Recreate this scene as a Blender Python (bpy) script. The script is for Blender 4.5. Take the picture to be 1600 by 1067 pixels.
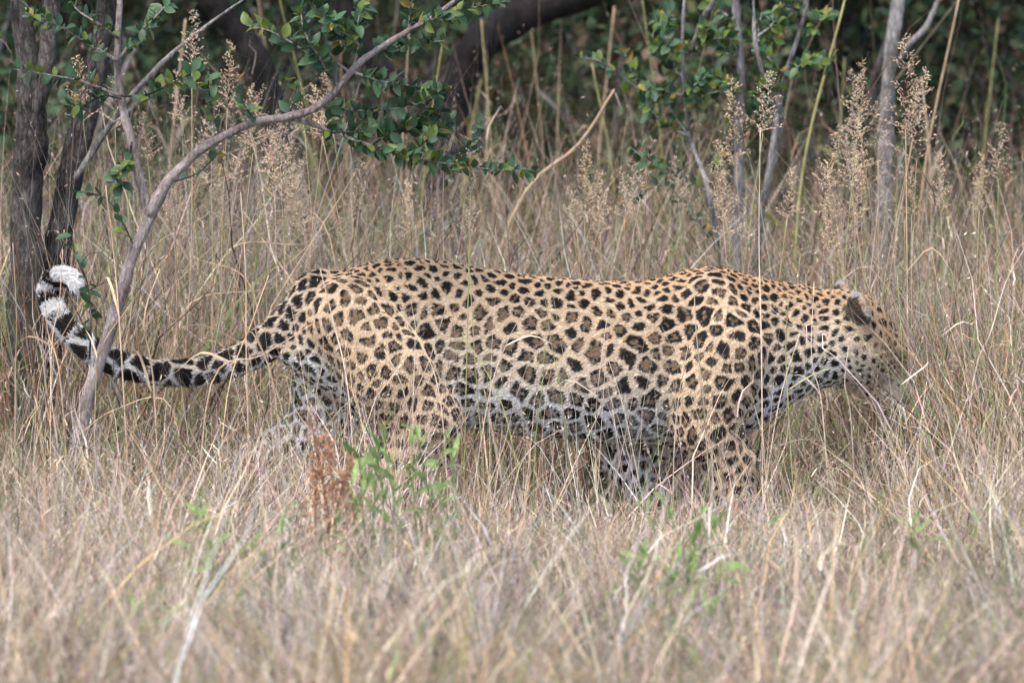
import bpy, math, random
import numpy as np
from mathutils import Vector, Matrix

for o in list(bpy.data.objects):
    bpy.data.objects.remove(o)
scene = bpy.context.scene
COL = scene.collection

# ------------------------------------------------------------------ camera, sky, sun, exposure
CAM = np.array([0.0, -16.0, 1.75])
PITCH = math.radians(4.803)
FPX = 12600.0                                # focal length in pixels of the 1600 px wide photograph
cam_data = bpy.data.cameras.new('camera')
cam = bpy.data.objects.new('camera', cam_data)
COL.objects.link(cam)
cam.location = CAM
cam.rotation_euler = (math.pi / 2 - PITCH, 0, 0)
cam_data.sensor_width = 36.0
cam_data.lens = 36.0 * FPX / 1600.0
cam_data.clip_end = 2000
cam_data.dof.use_dof = True
cam_data.dof.focus_distance = 15.95
cam_data.dof.aperture_fstop = 6.0
scene.camera = cam

world = bpy.data.worlds.new('World')
scene.world = world
world.use_nodes = True
wn = world.node_tree
bg = wn.nodes['Background']
sky_tex = wn.nodes.new('ShaderNodeTexSky')
sky_tex.sky_type = 'NISHITA'
sky_tex.sun_disc = False
SUN_EL, SUN_AZ = math.radians(60), math.radians(212)     # azimuth clockwise from +Y: behind the camera
sky_tex.sun_elevation = SUN_EL
sky_tex.sun_rotation = SUN_AZ
sky_tex.air_density = 1.0
sky_tex.dust_density = 2.5
wn.links.new(sky_tex.outputs[0], bg.inputs[0])
bg.inputs[1].default_value = 0.15
sun_d = bpy.data.lights.new('sun', 'SUN')
sun_d.energy = 1.3
sun_d.angle = math.radians(24)
sun_d.color = (1.0, 0.93, 0.82)
sun = bpy.data.objects.new('sun', sun_d)
COL.objects.link(sun)
sd = Vector((math.sin(SUN_AZ) * math.cos(SUN_EL), math.cos(SUN_AZ) * math.cos(SUN_EL), math.sin(SUN_EL)))
sun.rotation_euler = sd.to_track_quat('Z', 'Y').to_euler()
sun.location = (0, -5, 12)
scene.view_settings.view_transform = 'Standard'
scene.view_settings.look = 'None'
scene.view_settings.gamma = 1
scene.view_settings.use_curve_mapping = False
scene.view_settings.exposure = 1.55
scene.cycles.max_bounces = 4
scene.cycles.diffuse_bounces = 2
scene.cycles.glossy_bounces = 2
scene.cycles.transmission_bounces = 3
scene.cycles.use_denoising = True
scene.cycles.use_adaptive_sampling = True
scene.cycles.adaptive_threshold = 0.02

# ------------------------------------------------------------------ helpers
FWD = np.array([0, math.cos(PITCH), -math.sin(PITCH)])
UPV = np.array([0, math.sin(PITCH), math.cos(PITCH)])

def P(px, py, y=0.0):
    """world point on the vertical plane Y=y seen at photo pixel (px, py)"""
    d = FWD + np.array([1.0, 0, 0]) * (px - 800) / FPX - UPV * (py - 533.5) / FPX
    t = (y - CAM[1]) / d[1]
    return CAM + d * t

def R(*a): return np.array(a, dtype=float)

def new_mesh(name, verts, faces, mats=(), smooth=False, col=None, attr=None):
    me = bpy.data.meshes.new(name)
    verts = np.asarray(verts, dtype=np.float32)
    if isinstance(faces, np.ndarray):
        nf, k = faces.shape
        me.vertices.add(len(verts)); me.vertices.foreach_set('co', verts.ravel())
        me.loops.add(nf * k); me.loops.foreach_set('vertex_index', faces.astype(np.int32).ravel())
        me.polygons.add(nf)
        me.polygons.foreach_set('loop_start', np.arange(0, nf * k, k, dtype=np.int32))
        me.polygons.foreach_set('loop_total', np.full(nf, k, dtype=np.int32))
        me.update(calc_edges=True)
    else:
        me.from_pydata(verts.tolist(), [], faces)
    if smooth:
        me.polygons.foreach_set('use_smooth', np.ones(len(me.polygons), dtype=bool))
    if col is not None:
        a = me.attributes.new('Col', 'FLOAT_COLOR', 'POINT')
        c = np.ones((len(verts), 4), dtype=np.float32); c[:, :3] = col
        a.data.foreach_set('color', c.ravel())
    for m in mats: me.materials.append(m)
    return me

def link(name, data, parent=None, kind=None):
    o = bpy.data.objects.new(name, data)
    COL.objects.link(o)
    if parent is not None: o.parent = parent
    if kind: o['kind'] = kind
    return o

def thing(name, loc, label, cat, group=None):
    o = link(name, None)
    o.location = loc
    o.empty_display_size = 0.05
    tag(o, label, cat, group)
    return o

def tag(o, label, cat, group=None):
    o['label'] = label; o['category'] = cat
    if group: o['group'] = group

def catmull(pts, n):
    """resample a control polyline (k x d) to n points on a Catmull-Rom spline"""
    p = np.asarray(pts, float)
    if len(p) == 2:
        t = np.linspace(0, 1, n)[:, None]
        return p[0] * (1 - t) + p[1] * t
    q = np.vstack([2 * p[0] - p[1], p, 2 * p[-1] - p[-2]])
    t = np.linspace(0, len(p) - 1 - 1e-9, n)
    i = t.astype(int); f = (t - i)[:, None]
    a, b, c, d = q[i], q[i + 1], q[i + 2], q[i + 3]
    return 0.5 * ((2 * b) + (-a + c) * f + (2 * a - 5 * b + 4 * c - d) * f**2 + (-a + 3 * b - 3 * c + d) * f**3)

def tube(path, radii, sides=8, rough=0.0, rng=None):
    path = np.asarray(path, float); n = len(path)
    radii = np.broadcast_to(np.asarray(radii, float), (n,))
    tang = np.gradient(path, axis=0); tang /= np.linalg.norm(tang, axis=1)[:, None] + 1e-12
    ref = np.array([0.31, 0.93, 0.17])
    u = np.cross(tang, ref); u /= np.linalg.norm(u, axis=1)[:, None] + 1e-12
    v = np.cross(tang, u)
    ang = np.linspace(0, 2 * math.pi, sides, endpoint=False)
    rr = radii[:, None] * np.ones((n, sides))
    if rough and rng is not None:
        rr = rr * (1 + rough * rng.normal(size=(n, sides)))
        rr = rr * (1 + 0.5 * rough * np.sin(3 * ang[None, :] + rng.uniform(0, 6) + np.linspace(0, 3, n)[:, None]))
    V = path[:, None, :] + rr[:, :, None] * (np.cos(ang)[None, :, None] * u[:, None, :] + np.sin(ang)[None, :, None] * v[:, None, :])
    V = V.reshape(-1, 3)
    i = np.arange(n - 1)[:, None] * sides; j = np.arange(sides)[None, :]; k = (j + 1) % sides
    F = np.stack([i + j, i + k, i + sides + k, i + sides + j], -1).reshape(-1, 4)
    faces = F.tolist() + [list(range(sides))[::-1], [(n - 1) * sides + s for s in range(sides)]]
    return V, faces

def join(parts):
    V, F, off = [], [], 0
    for v, f in parts:
        V.append(np.asarray(v)); F += [[a + off for a in q] for q in f]; off += len(v)
    return np.vstack(V), F

# ------------------------------------------------------------------ materials
def mat(name):
    m = bpy.data.materials.new(name); m.use_nodes = True
    return m, m.node_tree.nodes, m.node_tree.links

def plant_mat(name, rough=0.6, trans=0.3, instancer=False, vary=0.25, color=None, spec=0.3):
    """leaf or straw: attribute colour (or one colour), varied, with light passing through"""
    m, N, L = mat(name)
    b = N['Principled BSDF']; out = N['Material Output']
    if color is None:
        a = N.new('ShaderNodeAttribute'); a.attribute_name = 'Col'; src = a.outputs['Color']
    else:
        c = N.new('ShaderNodeRGB'); c.outputs[0].default_value = (*color, 1); src = c.outputs[0]
    tc = N.new('ShaderNodeTexCoord'); nz = N.new('ShaderNodeTexNoise')
    nz.inputs['Scale'].default_value = 60; nz.inputs['Detail'].default_value = 2
    L.new(tc.outputs['Object'], nz.inputs['Vector'])
    mr = N.new('ShaderNodeMapRange'); mr.inputs[1].default_value = 0.3; mr.inputs[2].default_value = 0.7
    mr.inputs[3].default_value = 1 - vary; mr.inputs[4].default_value = 1 + vary
    L.new(nz.outputs['Fac'], mr.inputs[0])
    mul = N.new('ShaderNodeVectorMath'); mul.operation = 'SCALE'
    L.new(src, mul.inputs[0]); L.new(mr.outputs[0], mul.inputs['Scale'])
    src = mul.outputs[0]
    if instancer:
        t = N.new('ShaderNodeAttribute'); t.attribute_name = 'tint'; t.attribute_type = 'INSTANCER'
        mx = N.new('ShaderNodeVectorMath'); mx.operation = 'MULTIPLY'
        L.new(src, mx.inputs[0]); L.new(t.outputs['Vector'], mx.inputs[1]); src = mx.outputs[0]
    else:
        oi = N.new('ShaderNodeObjectInfo')
        m2 = N.new('ShaderNodeMapRange'); m2.inputs[3].default_value = 0.75; m2.inputs[4].default_value = 1.25
        L.new(oi.outputs['Random'], m2.inputs[0])
        mx = N.new('ShaderNodeVectorMath'); mx.operation = 'SCALE'
        L.new(src, mx.inputs[0]); L.new(m2.outputs[0], mx.inputs['Scale']); src = mx.outputs[0]
    L.new(src, b.inputs['Base Color'])
    b.inputs['Roughness'].default_value = rough
    b.inputs['Specular IOR Level'].default_value = spec
    tr = N.new('ShaderNodeBsdfTranslucent'); L.new(src, tr.inputs['Color'])
    mix = N.new('ShaderNodeMixShader'); mix.inputs[0].default_value = trans
    L.new(b.outputs[0], mix.inputs[1]); L.new(tr.outputs[0], mix.inputs[2]); L.new(mix.outputs[0], out.inputs[0])
    return m

def bark_mat(name, dark, light, scale=40.0, bump=0.6):
    m, N, L = mat(name)
    b = N['Principled BSDF']; b.inputs['Roughness'].default_value = 0.85
    b.inputs['Specular IOR Level'].default_value = 0.2
    tc = N.new('ShaderNodeTexCoord'); mp = N.new('ShaderNodeMapping')
    mp.inputs['Scale'].default_value = (1, 1, 0.30)
    L.new(tc.outputs['Object'], mp.inputs[0])
    n1 = N.new('ShaderNodeTexNoise'); n1.inputs['Scale'].default_value = scale * 2.2; n1.inputs['Detail'].default_value = 8
    n1.inputs['Roughness'].default_value = 0.75
    v = N.new('ShaderNodeTexVoronoi'); v.feature = 'DISTANCE_TO_EDGE'; v.inputs['Scale'].default_value = scale * 2.6
    n2 = N.new('ShaderNodeTexNoise'); n2.inputs['Scale'].default_value = 9; n2.inputs['Detail'].default_value = 4
    wv = N.new('ShaderNodeVectorMath'); wv.operation = 'ADD'
    ws = N.new('ShaderNodeVectorMath'); ws.operation = 'SCALE'; ws.inputs['Scale'].default_value = 0.035
    L.new(mp.outputs[0], n1.inputs['Vector']); L.new(n1.outputs['Color'], ws.inputs[0])
    L.new(mp.outputs[0], wv.inputs[0]); L.new(ws.outputs[0], wv.inputs[1]); L.new(wv.outputs[0], v.inputs['Vector'])
    L.new(tc.outputs['Object'], n2.inputs['Vector'])
    cr = N.new('ShaderNodeValToRGB'); cr.color_ramp.elements[0].position = 0.40; cr.color_ramp.elements[1].position = 0.60
    cr.color_ramp.elements[0].color = (*dark, 1); cr.color_ramp.elements[1].color = (*light, 1)
    ad = N.new('ShaderNodeMath'); ad.operation = 'ADD'
    ml = N.new('ShaderNodeMath'); ml.operation = 'MULTIPLY'; ml.inputs[1].default_value = 0.5
    m2 = N.new('ShaderNodeMath'); m2.operation = 'MULTIPLY'; m2.inputs[1].default_value = 0.5
    L.new(n1.outputs['Fac'], ml.inputs[0]); L.new(n2.outputs['Fac'], m2.inputs[0])
    L.new(ml.outputs[0], ad.inputs[0]); L.new(m2.outputs[0], ad.inputs[1]); L.new(ad.outputs[0], cr.inputs[0])
    crack = N.new('ShaderNodeMapRange'); crack.inputs[1].default_value = 0.0; crack.inputs[2].default_value = 0.12
    crack.inputs[3].default_value = 0.62; crack.inputs[4].default_value = 1.0
    L.new(v.outputs['Distance'], crack.inputs[0])
    sc_ = N.new('ShaderNodeVectorMath'); sc_.operation = 'SCALE'
    L.new(cr.outputs[0], sc_.inputs[0]); L.new(crack.outputs[0], sc_.inputs['Scale']); L.new(sc_.outputs[0], b.inputs['Base Color'])
    hb = N.new('ShaderNodeMath'); hb.operation = 'ADD'
    L.new(n1.outputs['Fac'], hb.inputs[0]); L.new(crack.outputs[0], hb.inputs[1])
    bp = N.new('ShaderNodeBump'); bp.inputs['Strength'].default_value = bump; bp.inputs['Distance'].default_value = 0.012
    L.new(hb.outputs[0], bp.inputs['Height']); L.new(bp.outputs[0], b.inputs['Normal'])
    return m

M_GRASS = plant_mat('dry_grass', trans=0.3, vary=0.2)
M_STRAW = plant_mat('straw', trans=0.3, vary=0.2)
M_LEAF = plant_mat('leaf_dark', rough=0.55, trans=0.18, color=(0.036, 0.082, 0.034), vary=0.25, spec=0.5)
M_LEAF2 = plant_mat('leaf_blue_green', rough=0.55, trans=0.2, color=(0.054, 0.112, 0.050), vary=0.3, spec=0.35)
M_LEAF4 = plant_mat('leaf_yellowing', rough=0.5, trans=0.4, color=(0.26, 0.20, 0.05), vary=0.3, spec=0.3)
M_LEAF3 = plant_mat('leaf_yellow_green', rough=0.45, trans=0.35, color=(0.115, 0.165, 0.030), vary=0.25, spec=0.4)
M_WEED = plant_mat('weed_green', rough=0.5, trans=0.35, color=(0.19, 0.28, 0.085), vary=0.3, spec=0.35)
M_RUST = plant_mat('rust_weed', rough=0.8, trans=0.2, color=(0.34, 0.175, 0.10), vary=0.4, spec=0.1)
M_BUSH = plant_mat('bush_foliage', rough=0.55, trans=0.25, vary=0.3)
M_BARK = bark_mat('bark_dark', (0.024, 0.021, 0.020), (0.18, 0.16, 0.145), 40, 1.0)
M_BARK_PALE = bark_mat('bark_pale', (0.22, 0.17, 0.155), (0.70, 0.60, 0.565), 60, 0.9)
M_BARK_GREY = bark_mat('bark_grey', (0.11, 0.10, 0.095), (0.42, 0.39, 0.375), 36, 0.7)
M_BARK_SHADE = bark_mat('bark_shade', (0.006, 0.005, 0.005), (0.026, 0.022, 0.021), 20)  # near-black tone puts the thicket's shade into the bark colour

# ------------------------------------------------------------------ ground
m, N, L = mat('soil')
b = N['Principled BSDF']; b.inputs['Roughness'].default_value = 0.95
tc = N.new('ShaderNodeTexCoord'); n1 = N.new('ShaderNodeTexNoise'); n1.inputs['Scale'].default_value = 3; n1.inputs['Detail'].default_value = 10
L.new(tc.outputs['Object'], n1.inputs['Vector'])
cr = N.new('ShaderNodeValToRGB')
cr.color_ramp.elements[0].position = 0.3; cr.color_ramp.elements[0].color = (0.06, 0.042, 0.030, 1)
cr.color_ramp.elements[1].position = 0.7; cr.color_ramp.elements[1].color = (0.17, 0.12, 0.085, 1)
L.new(n1.outputs['Fac'], cr.inputs[0]); L.new(cr.outputs[0], b.inputs['Base Color'])
bp = N.new('ShaderNodeBump'); bp.inputs['Strength'].default_value = 0.5; L.new(n1.outputs['Fac'], bp.inputs['Height']); L.new(bp.outputs[0], b.inputs['Normal'])
g = 900.0
xs = np.concatenate([[-g], np.linspace(-12, 12, 49), [g]]); ys = np.concatenate([[-g], np.linspace(-8, 20, 57), [g]])
X, Y = np.meshgrid(xs, ys)
Zg = 0.012 * np.sin(3.1 * X + 1.3) * np.sin(2.3 * Y) - 0.012
Zg[(abs(X) > 100) | (abs(Y) > 100)] = -0.02
nx, ny = len(xs), len(ys)
ii, jj = np.meshgrid(np.arange(nx - 1), np.arange(ny - 1))
q = (jj * nx + ii).ravel()
ground = link('ground', new_mesh('ground', np.stack([X, Y, Zg], -1).reshape(-1, 3), np.stack([q, q + 1, q + 1 + nx, q + nx], -1), [m], True), kind='structure')

# ------------------------------------------------------------------ grass tufts (uncountable: instanced mass)
STRAW = R(0.62, 0.455, 0.30); PINK = R(0.63, 0.445, 0.365); LILAC = R(0.48, 0.39, 0.385); GREY = R(0.40, 0.37, 0.30); DARK = R(0.075, 0.052, 0.042); BROWN = R(0.30, 0.185, 0.11)
PALE = R(0.82, 0.68, 0.53); OLIVE = R(0.27, 0.28, 0.12); GREEN = R(0.20, 0.28, 0.09); RUSTY = R(0.40, 0.21, 0.11)
PAL_DRY = [(STRAW, 3.5), (PINK, 4), (LILAC, 3), (BROWN, 2.5), (PALE, 3.5), (OLIVE, 2), (GREY, 2), (DARK, 3), (GREEN, 1.2)]
PAL_MIX = [(STRAW, 2.5), (PINK, 3), (LILAC, 2.5), (BROWN, 3.5), (PALE, 2), (OLIVE, 3), (GREEN, 3), (RUSTY, 2.4), (GREY, 1), (DARK, 4)]
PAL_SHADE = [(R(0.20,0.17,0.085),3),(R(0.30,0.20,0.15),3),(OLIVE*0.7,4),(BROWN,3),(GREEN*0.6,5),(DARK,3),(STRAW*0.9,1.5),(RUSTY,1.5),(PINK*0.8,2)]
PAL_GREEN = [(GREEN, 5), (OLIVE, 3), (STRAW, 1)]

def pick_colors(rng, pal, n):
    c = np.array([p[0] for p in pal]); w = np.array([p[1] for p in pal]); w = w / w.sum()
    out = c[rng.choice(len(c), n, p=w)]
    return np.clip(out * rng.uniform(0.75, 1.2, (n, 1)) * rng.uniform(0.94, 1.06, (n, 3)), 0.01, 0.9)

def blades(rng, base, L_, az, th0, th1, w, col, segs=5, kink=0.15, zmin=0.012):
    """curved tapering strips, one per row of `base`: returns verts, quads, colours"""
    n = len(base)
    pos = base.copy(); pts = [pos]; azs = az.copy()
    for s in range(segs):
        t = (s + 0.5) / segs
        th = th0 + (th1 - th0) * t**1.3 + rng.normal(0, kink, n) * t
        azs = azs + rng.normal(0, kink * 1.5, n)
        d = np.stack([np.sin(th) * np.cos(azs), np.sin(th) * np.sin(azs), np.cos(th)], -1)
        pos = pos + d * (L_ / segs)[:, None]
        pos[:, 2] = np.maximum(pos[:, 2], zmin + 0.03 * rng.uniform(size=n))
        pts.append(pos)
    pts = np.stack(pts, 1)
    wa = rng.uniform(0, math.pi, n)
    wd = np.stack([np.cos(wa), np.sin(wa), rng.uniform(-0.3, 0.3, n)], -1)
    t = np.linspace(0, 1, segs + 1)
    prof = np.where(t < 0.25, 0.65 + 1.4 * t, (1 - t) / 0.75 * 0.92 + 0.08)
    ww = w[:, None] * prof[None, :] * 0.5
    V = np.stack([pts + wd[:, None, :] * ww[:, :, None], pts - wd[:, None, :] * ww[:, :, None]], 2).reshape(-1, 3)
    i0 = (np.arange(n) * (segs + 1) * 2)[:, None] + np.arange(segs)[None, :] * 2
    F = np.stack([i0, i0 + 1, i0 + 3, i0 + 2], -1).reshape(-1, 4)
    return V, F, np.repeat(col, (segs + 1) * 2, axis=0), pts

def specks(rng, pts, col, per, size=(0.003, 0.0065), spread=0.010, t0=0.45):
    """tiny spikelets in a loose spray round the upper part of thin stems"""
    n, m_, _ = pts.shape; k = n * per
    src = np.repeat(np.arange(n), per)
    t = rng.uniform(t0, 1.0, k) * (m_ - 1)
    i = np.minimum(t.astype(int), m_ - 2); f = (t - i)[:, None]
    sp = (spread * (1.25 - t / (m_ - 1)) * 2)[:, None]
    cen = pts[src, i] * (1 - f) + pts[src, i + 1] * f + rng.normal(0, 1, (k, 3)) * sp
    d = rng.normal(size=(k, 3)); d[:, 2] = np.abs(d[:, 2]) + 0.3; d /= np.linalg.norm(d, axis=1)[:, None]
    u = np.cross(d, rng.normal(size=(k, 3))); u /= np.linalg.norm(u, axis=1)[:, None]
    s = rng.uniform(size[0], size[1], k)[:, None]
    q = np.stack([cen - d * s, cen + u * s * 0.17, cen + d * s, cen - u * s * 0.17], 1).reshape(-1, 3)
    return q, np.arange(k * 4).reshape(k, 4), np.repeat(np.clip(col[src] * rng.uniform(0.8, 1.15, (k, 1)), 0, 0.8), 4, axis=0)

def grass(name, rng, p, height, per, pal, tone, lean=0.3, curl=0.7, width=(0.0016, 0.004), base_r=0.05, segs=5, kink=0.22,
          wisp=0, wisp_specks=8, bias=0.5, curls=0):
    """one mass of grass: tufts at p, each with its own lean, tone and height"""
    nt = len(p)
    parts = []
    taz = rng.uniform(0, 6.283, nt); tl = np.abs(rng.normal(0, lean * bias, nt)); ttone = tone if np.ndim(tone) == 2 else np.ones((nt, 3)) * np.asarray(tone)[:, None]
    def rows(k, hl, hh):
        n = nt * k; src = np.repeat(np.arange(nt), k)
        br = base_r * np.sqrt(rng.uniform(size=n)); ba = rng.uniform(0, 6.283, n)
        base = p[src] + np.stack([br * np.cos(ba), br * np.sin(ba), np.zeros(n)], -1)
        az = np.where(rng.uniform(size=n) < bias, taz[src] + rng.normal(0, 0.5, n), rng.uniform(0, 6.283, n))
        return n, src, base, az, height[src] * rng.uniform(hl, hh, n)
    n, src, base, az, L_ = rows(per, 0.45, 1.15)
    th0 = np.abs(rng.normal(0, lean, n)) + tl[src]
    th1 = th0 + np.abs(rng.normal(curl, curl * 0.6 + 0.05, n))
    col = np.clip(pick_colors(rng, pal, n) * ttone[src], 0.008, 0.88)
    V, F, C, bp_ = blades(rng, base, L_, az, th0, th1, rng.uniform(width[0], width[1], n) * rng.uniform(0.7, 1.3, n), col, segs, kink)
    parts.append((V, F, C))
    if curls:
        k = nt * curls; j = rng.integers(0, n, k); node = rng.integers(max(1, segs - 3), segs + 1, k)
        cb = bp_[j, node]
        c0 = rng.uniform(0.2, 1.7, k)
        cc_ = np.clip(pick_colors(rng, pal, k) * ttone[src[j]], 0.008, 0.88)
        parts.append(blades(rng, cb, rng.uniform(0.05, 0.15, k), rng.uniform(0, 6.283, k), c0, c0 + rng.normal(0.9, 0.9, k), rng.uniform(0.0016, 0.0038, k), cc_, 4, 0.45)[:3])
    if wisp:
        n, src, base, az, L_ = rows(wisp, 0.8, 1.25)
        th0 = np.abs(rng.normal(0, lean * 0.6, n)) + tl[src] * 0.6; th1 = th0 + np.abs(rng.normal(0.3, 0.3, n))
        col = np.clip(pick_colors(rng, PAL_DRY, n) * ttone[src], 0.01, 0.88)
        V, F, C, pts = blades(rng, base, L_, az, th0, th1, np.full(n, 0.0013), col, 4, 0.12)
        parts.append((V, F, C)); parts.append(specks(rng, pts, col, wisp_specks))
    V, F, C = merge_vfc(parts)
    return link(name, new_mesh(name, V, F, [M_GRASS], False, C), kind='stuff')

def merge_vfc(parts):
    V, F, C, off = [], [], [], 0
    for v, f, c in parts:
        V.append(v); F.append(f + off); C.append(c); off += len(v)
    return np.vstack(V), np.vstack(F), np.vstack(C)

def field(rng, n, y0, y1, margin=0.6):
    y = rng.uniform(y0, y1, n)
    hw = 1.03 * (y + 16) / 16 + margin
    return np.stack([rng.uniform(-1, 1, n) * hw, y, np.full(n, -0.01)], -1)

def patchy(p, seed, f=1.6):
    r = np.random.default_rng(seed); v = np.zeros(len(p))
    for _ in range(6):
        k = r.normal(size=2) * f * r.uniform(0.6, 2.2); v += np.sin(p[:, 0] * k[0] + p[:, 1] * k[1] + r.uniform(0, 6.28))
    return v / 6

def tints(rng, p, lo, hi, seed):
    v = rng.uniform(lo, hi, len(p)) * (1 + 0.55 * patchy(p, seed, 5.0))
    t = np.stack([v, v, v], -1)
    warm = patchy(p, seed + 7, 3.5) + rng.normal(0, 0.3, len(p))
    t[:, 0] *= 1 + 0.06 * warm; t[:, 2] *= 1 - 0.12 * warm
    return t

rng = np.random.default_rng(3)
WEEDS = [  # photo px, py of the top, y, leaves, spread, label, stems, leaf scale
    (585, 672, -1.6, 44, .035, 'tall green weed beside the rust red dry weed', 4, 1.25), (672, 655, -1.4, 40, .03, 'green weed in front of the near hind leg', 4, 1.25), (365, 745, -2.0, 44, .04, 'green weed tuft in the grass below the tail', 4, 1.1),
    (205, 915, -2.5, 44, .045, 'low dark green weed among yellow straws', 5, 1.1), (328, 925, -2.2, 14, .02, 'small narrow green weed beside yellow straws', 2, 1.0), (1055, 850, -2.4, 48, .05, 'green weed in the grass beneath the lifted paw', 5, 1.25),
    (1085, 760, -1.6, 30, .035, 'green weed at the foot of the foreleg', 3, 1.0), (825, 970, -2.6, 16, .025, 'pale yellow green weed in the blurred grass', 3, 1.1), (1110, 1030, -3.0, 10, .02, 'bright green leaf cluster low in the blurred grass', 2, 1.1),
    (1455, 780, -1.6, 30, .04, 'green weed in the dry grass below the face', 3, 1.0), (1505, 815, -1.4, 16, .02, 'small bright green weed between dry straws', 3, 0.8), (885, 925, -2.3, 12, .03, 'thin grassy green weed between straws', 2, 1.0),
    (1250, 910, -2.2, 10, .03, 'sparse upright green weed in pale straw', 2, 0.9), (1392, 762, -0.9, 10, .012, 'tiny yellow green weed in the straw below the chin', 2, 0.5)]
def clear_weeds(p, h):
    """grass stands lower before a weed that shows"""
    px = 800 + p[:, 0] * FPX / (p[:, 1] + 16)
    for wx, wy, wyy, nl, *_ in WEEDS + [(508, 665, -1.7, 30)]:
        sel = np.where((abs(px - wx) < 48) & (p[:, 1] < wyy + 0.12) & (p[:, 1] > wyy - 2.4))[0]
        for i in sel:
            h[i] = min(h[i], max(P(wx, wy + 45 + 25 * (nl > 15), p[i, 1])[2], 0.06))
    return h
# matted dry grass before the animal; it stays low enough to leave the flank clear
def room(p):
    px_at = 800 + p[:, 0] * FPX / (p[:, 1] + 16)
    return (0.075 + 0.097 * (-p[:, 1])) * (1 + 0.18 * patchy(p, 71, 5.0)) + np.where(px_at > 1390, 0.16, 0) + np.where(px_at < 400, 0.07, 0)
p = field(rng, 2300, -4.0, -0.20)
h = clear_weeds(p, np.minimum(rng.uniform(0.22, 0.46, len(p)), room(p) * rng.uniform(0.8, 1.35, len(p))))
tn = tints(rng, p, 0.50, 1.4, 5)
grass('dry_grass', rng, p, h, 22, PAL_DRY, tn, 0.40, 0.8, (0.0018, 0.0050), 0.06, 5, 0.30, 7, 6, 0.7, 14)
# longer straws lodged across the mat
p = field(rng, 1000, -4.0, -0.25)
h = clear_weeds(p, np.minimum(rng.uniform(0.34, 0.62, len(p)), room(p) * 1.5))
grass('lodged_straw', rng, p, h, 7, [(PALE, 4), (STRAW, 4), (PINK, 2), (R(0.62, 0.42, 0.18), 1), (OLIVE, 0.8)], tints(rng, p, 0.85, 1.35, 45), 0.48, 0.45, (0.0025, 0.0052), 0.05, 5, 0.16, 0, 0, 0.8)
# mixed taller grass behind the animal
p = field(rng, 1150, 0.24, 2.9)
h = rng.uniform(0.36, 0.82, len(p)) * (1 + 0.3 * patchy(p, 9))
grass('tall_grass', rng, p, h, 20, PAL_MIX, tints(rng, p, 0.35, 1.3, 6), 0.28, 0.7, (0.0020, 0.0060), 0.06, 6, 0.22, 6, 7, 0.5, 9)
p = field(rng, 650, 0.24, 3.0)
grass('leaning_straw', rng, p, rng.uniform(0.45, 0.8, len(p)), 5, [(PALE, 2), (STRAW, 4), (PINK, 3), (RUSTY, 1), (OLIVE, 1.5)], tints(rng, p, 0.8, 1.3, 46), 0.55, 0.3, (0.002, 0.0045), 0.05, 6, 0.08, 0, 0, 0.4)
p = field(rng, 620, 2.4, 6.5, 0.9)
h = rng.uniform(0.35, 0.85, len(p))
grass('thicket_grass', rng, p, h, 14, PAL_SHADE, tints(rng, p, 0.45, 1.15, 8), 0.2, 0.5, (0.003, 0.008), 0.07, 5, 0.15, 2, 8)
p = field(rng, 150, 1.6, 6.5, 0.9)
h = rng.uniform(0.5, 1.4, len(p))
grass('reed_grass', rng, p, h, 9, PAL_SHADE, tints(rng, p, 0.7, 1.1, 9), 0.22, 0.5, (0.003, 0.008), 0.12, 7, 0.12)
p = field(rng, 900, -3.8, 3.2)
p = p[patchy(p, 33, 3.0) > 0.15]
h = np.where(p[:, 1] < 0, np.minimum(rng.uniform(0.22, 0.40, len(p)), room(p)), rng.uniform(0.25, 0.55, len(p)))
h = np.where((p[:, 1] > -0.2) & (p[:, 1] < 0.2), 0.1, h)
grass('green_grass', rng, p, clear_weeds(p, h), 16, PAL_GREEN, tints(rng, p, 0.8, 1.2, 10), 0.25, 0.6, (0.003, 0.006), 0.04, 5, 0.12)
# taller dry grass closing round the animal's head, under its tail and thinly over its legs
def extra(n, x0, x1, y0, y1, h0, h1, per, seed, pal=None):
    p = np.stack([rng.uniform(x0, x1, n), rng.uniform(y0, y1, n), np.full(n, -0.01)], -1)
    grass('tall_grass', rng, p, clear_weeds(p, rng.uniform(h0, h1, n)), per, pal or PAL_DRY, tints(rng, p, 0.55, 1.3, seed), 0.24, 0.6, (0.0016, 0.0046), 0.05, 6, 0.2, 4, 6, 0.5, per // 3)
extra(190, 0.90, 1.9, -0.6, 0.4, 0.40, 0.72, 20, 16, PAL_MIX)
extra(70, 0.72, 0.95, 0.22, 0.5, 0.40, 0.62, 18, 22, PAL_MIX)
extra(170, -1.9, -0.50, -0.7, -0.12, 0.24, 0.44, 18, 17, PAL_MIX)
extra(110, -0.60, 0.85, -0.55, -0.22, 0.24, 0.56, 2, 18, [(PALE, 4), (STRAW, 2), (PINK, 2), (GREEN, 1)])
extra(48, -0.58, -0.22, -0.60, -0.2, 0.26, 0.42, 7, 20, [(PALE, 4), (PINK, 3), (LILAC, 2)])
extra(40, 0.45, 0.85, -0.6, -0.2, 0.18, 0.30, 8, 19)

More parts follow.
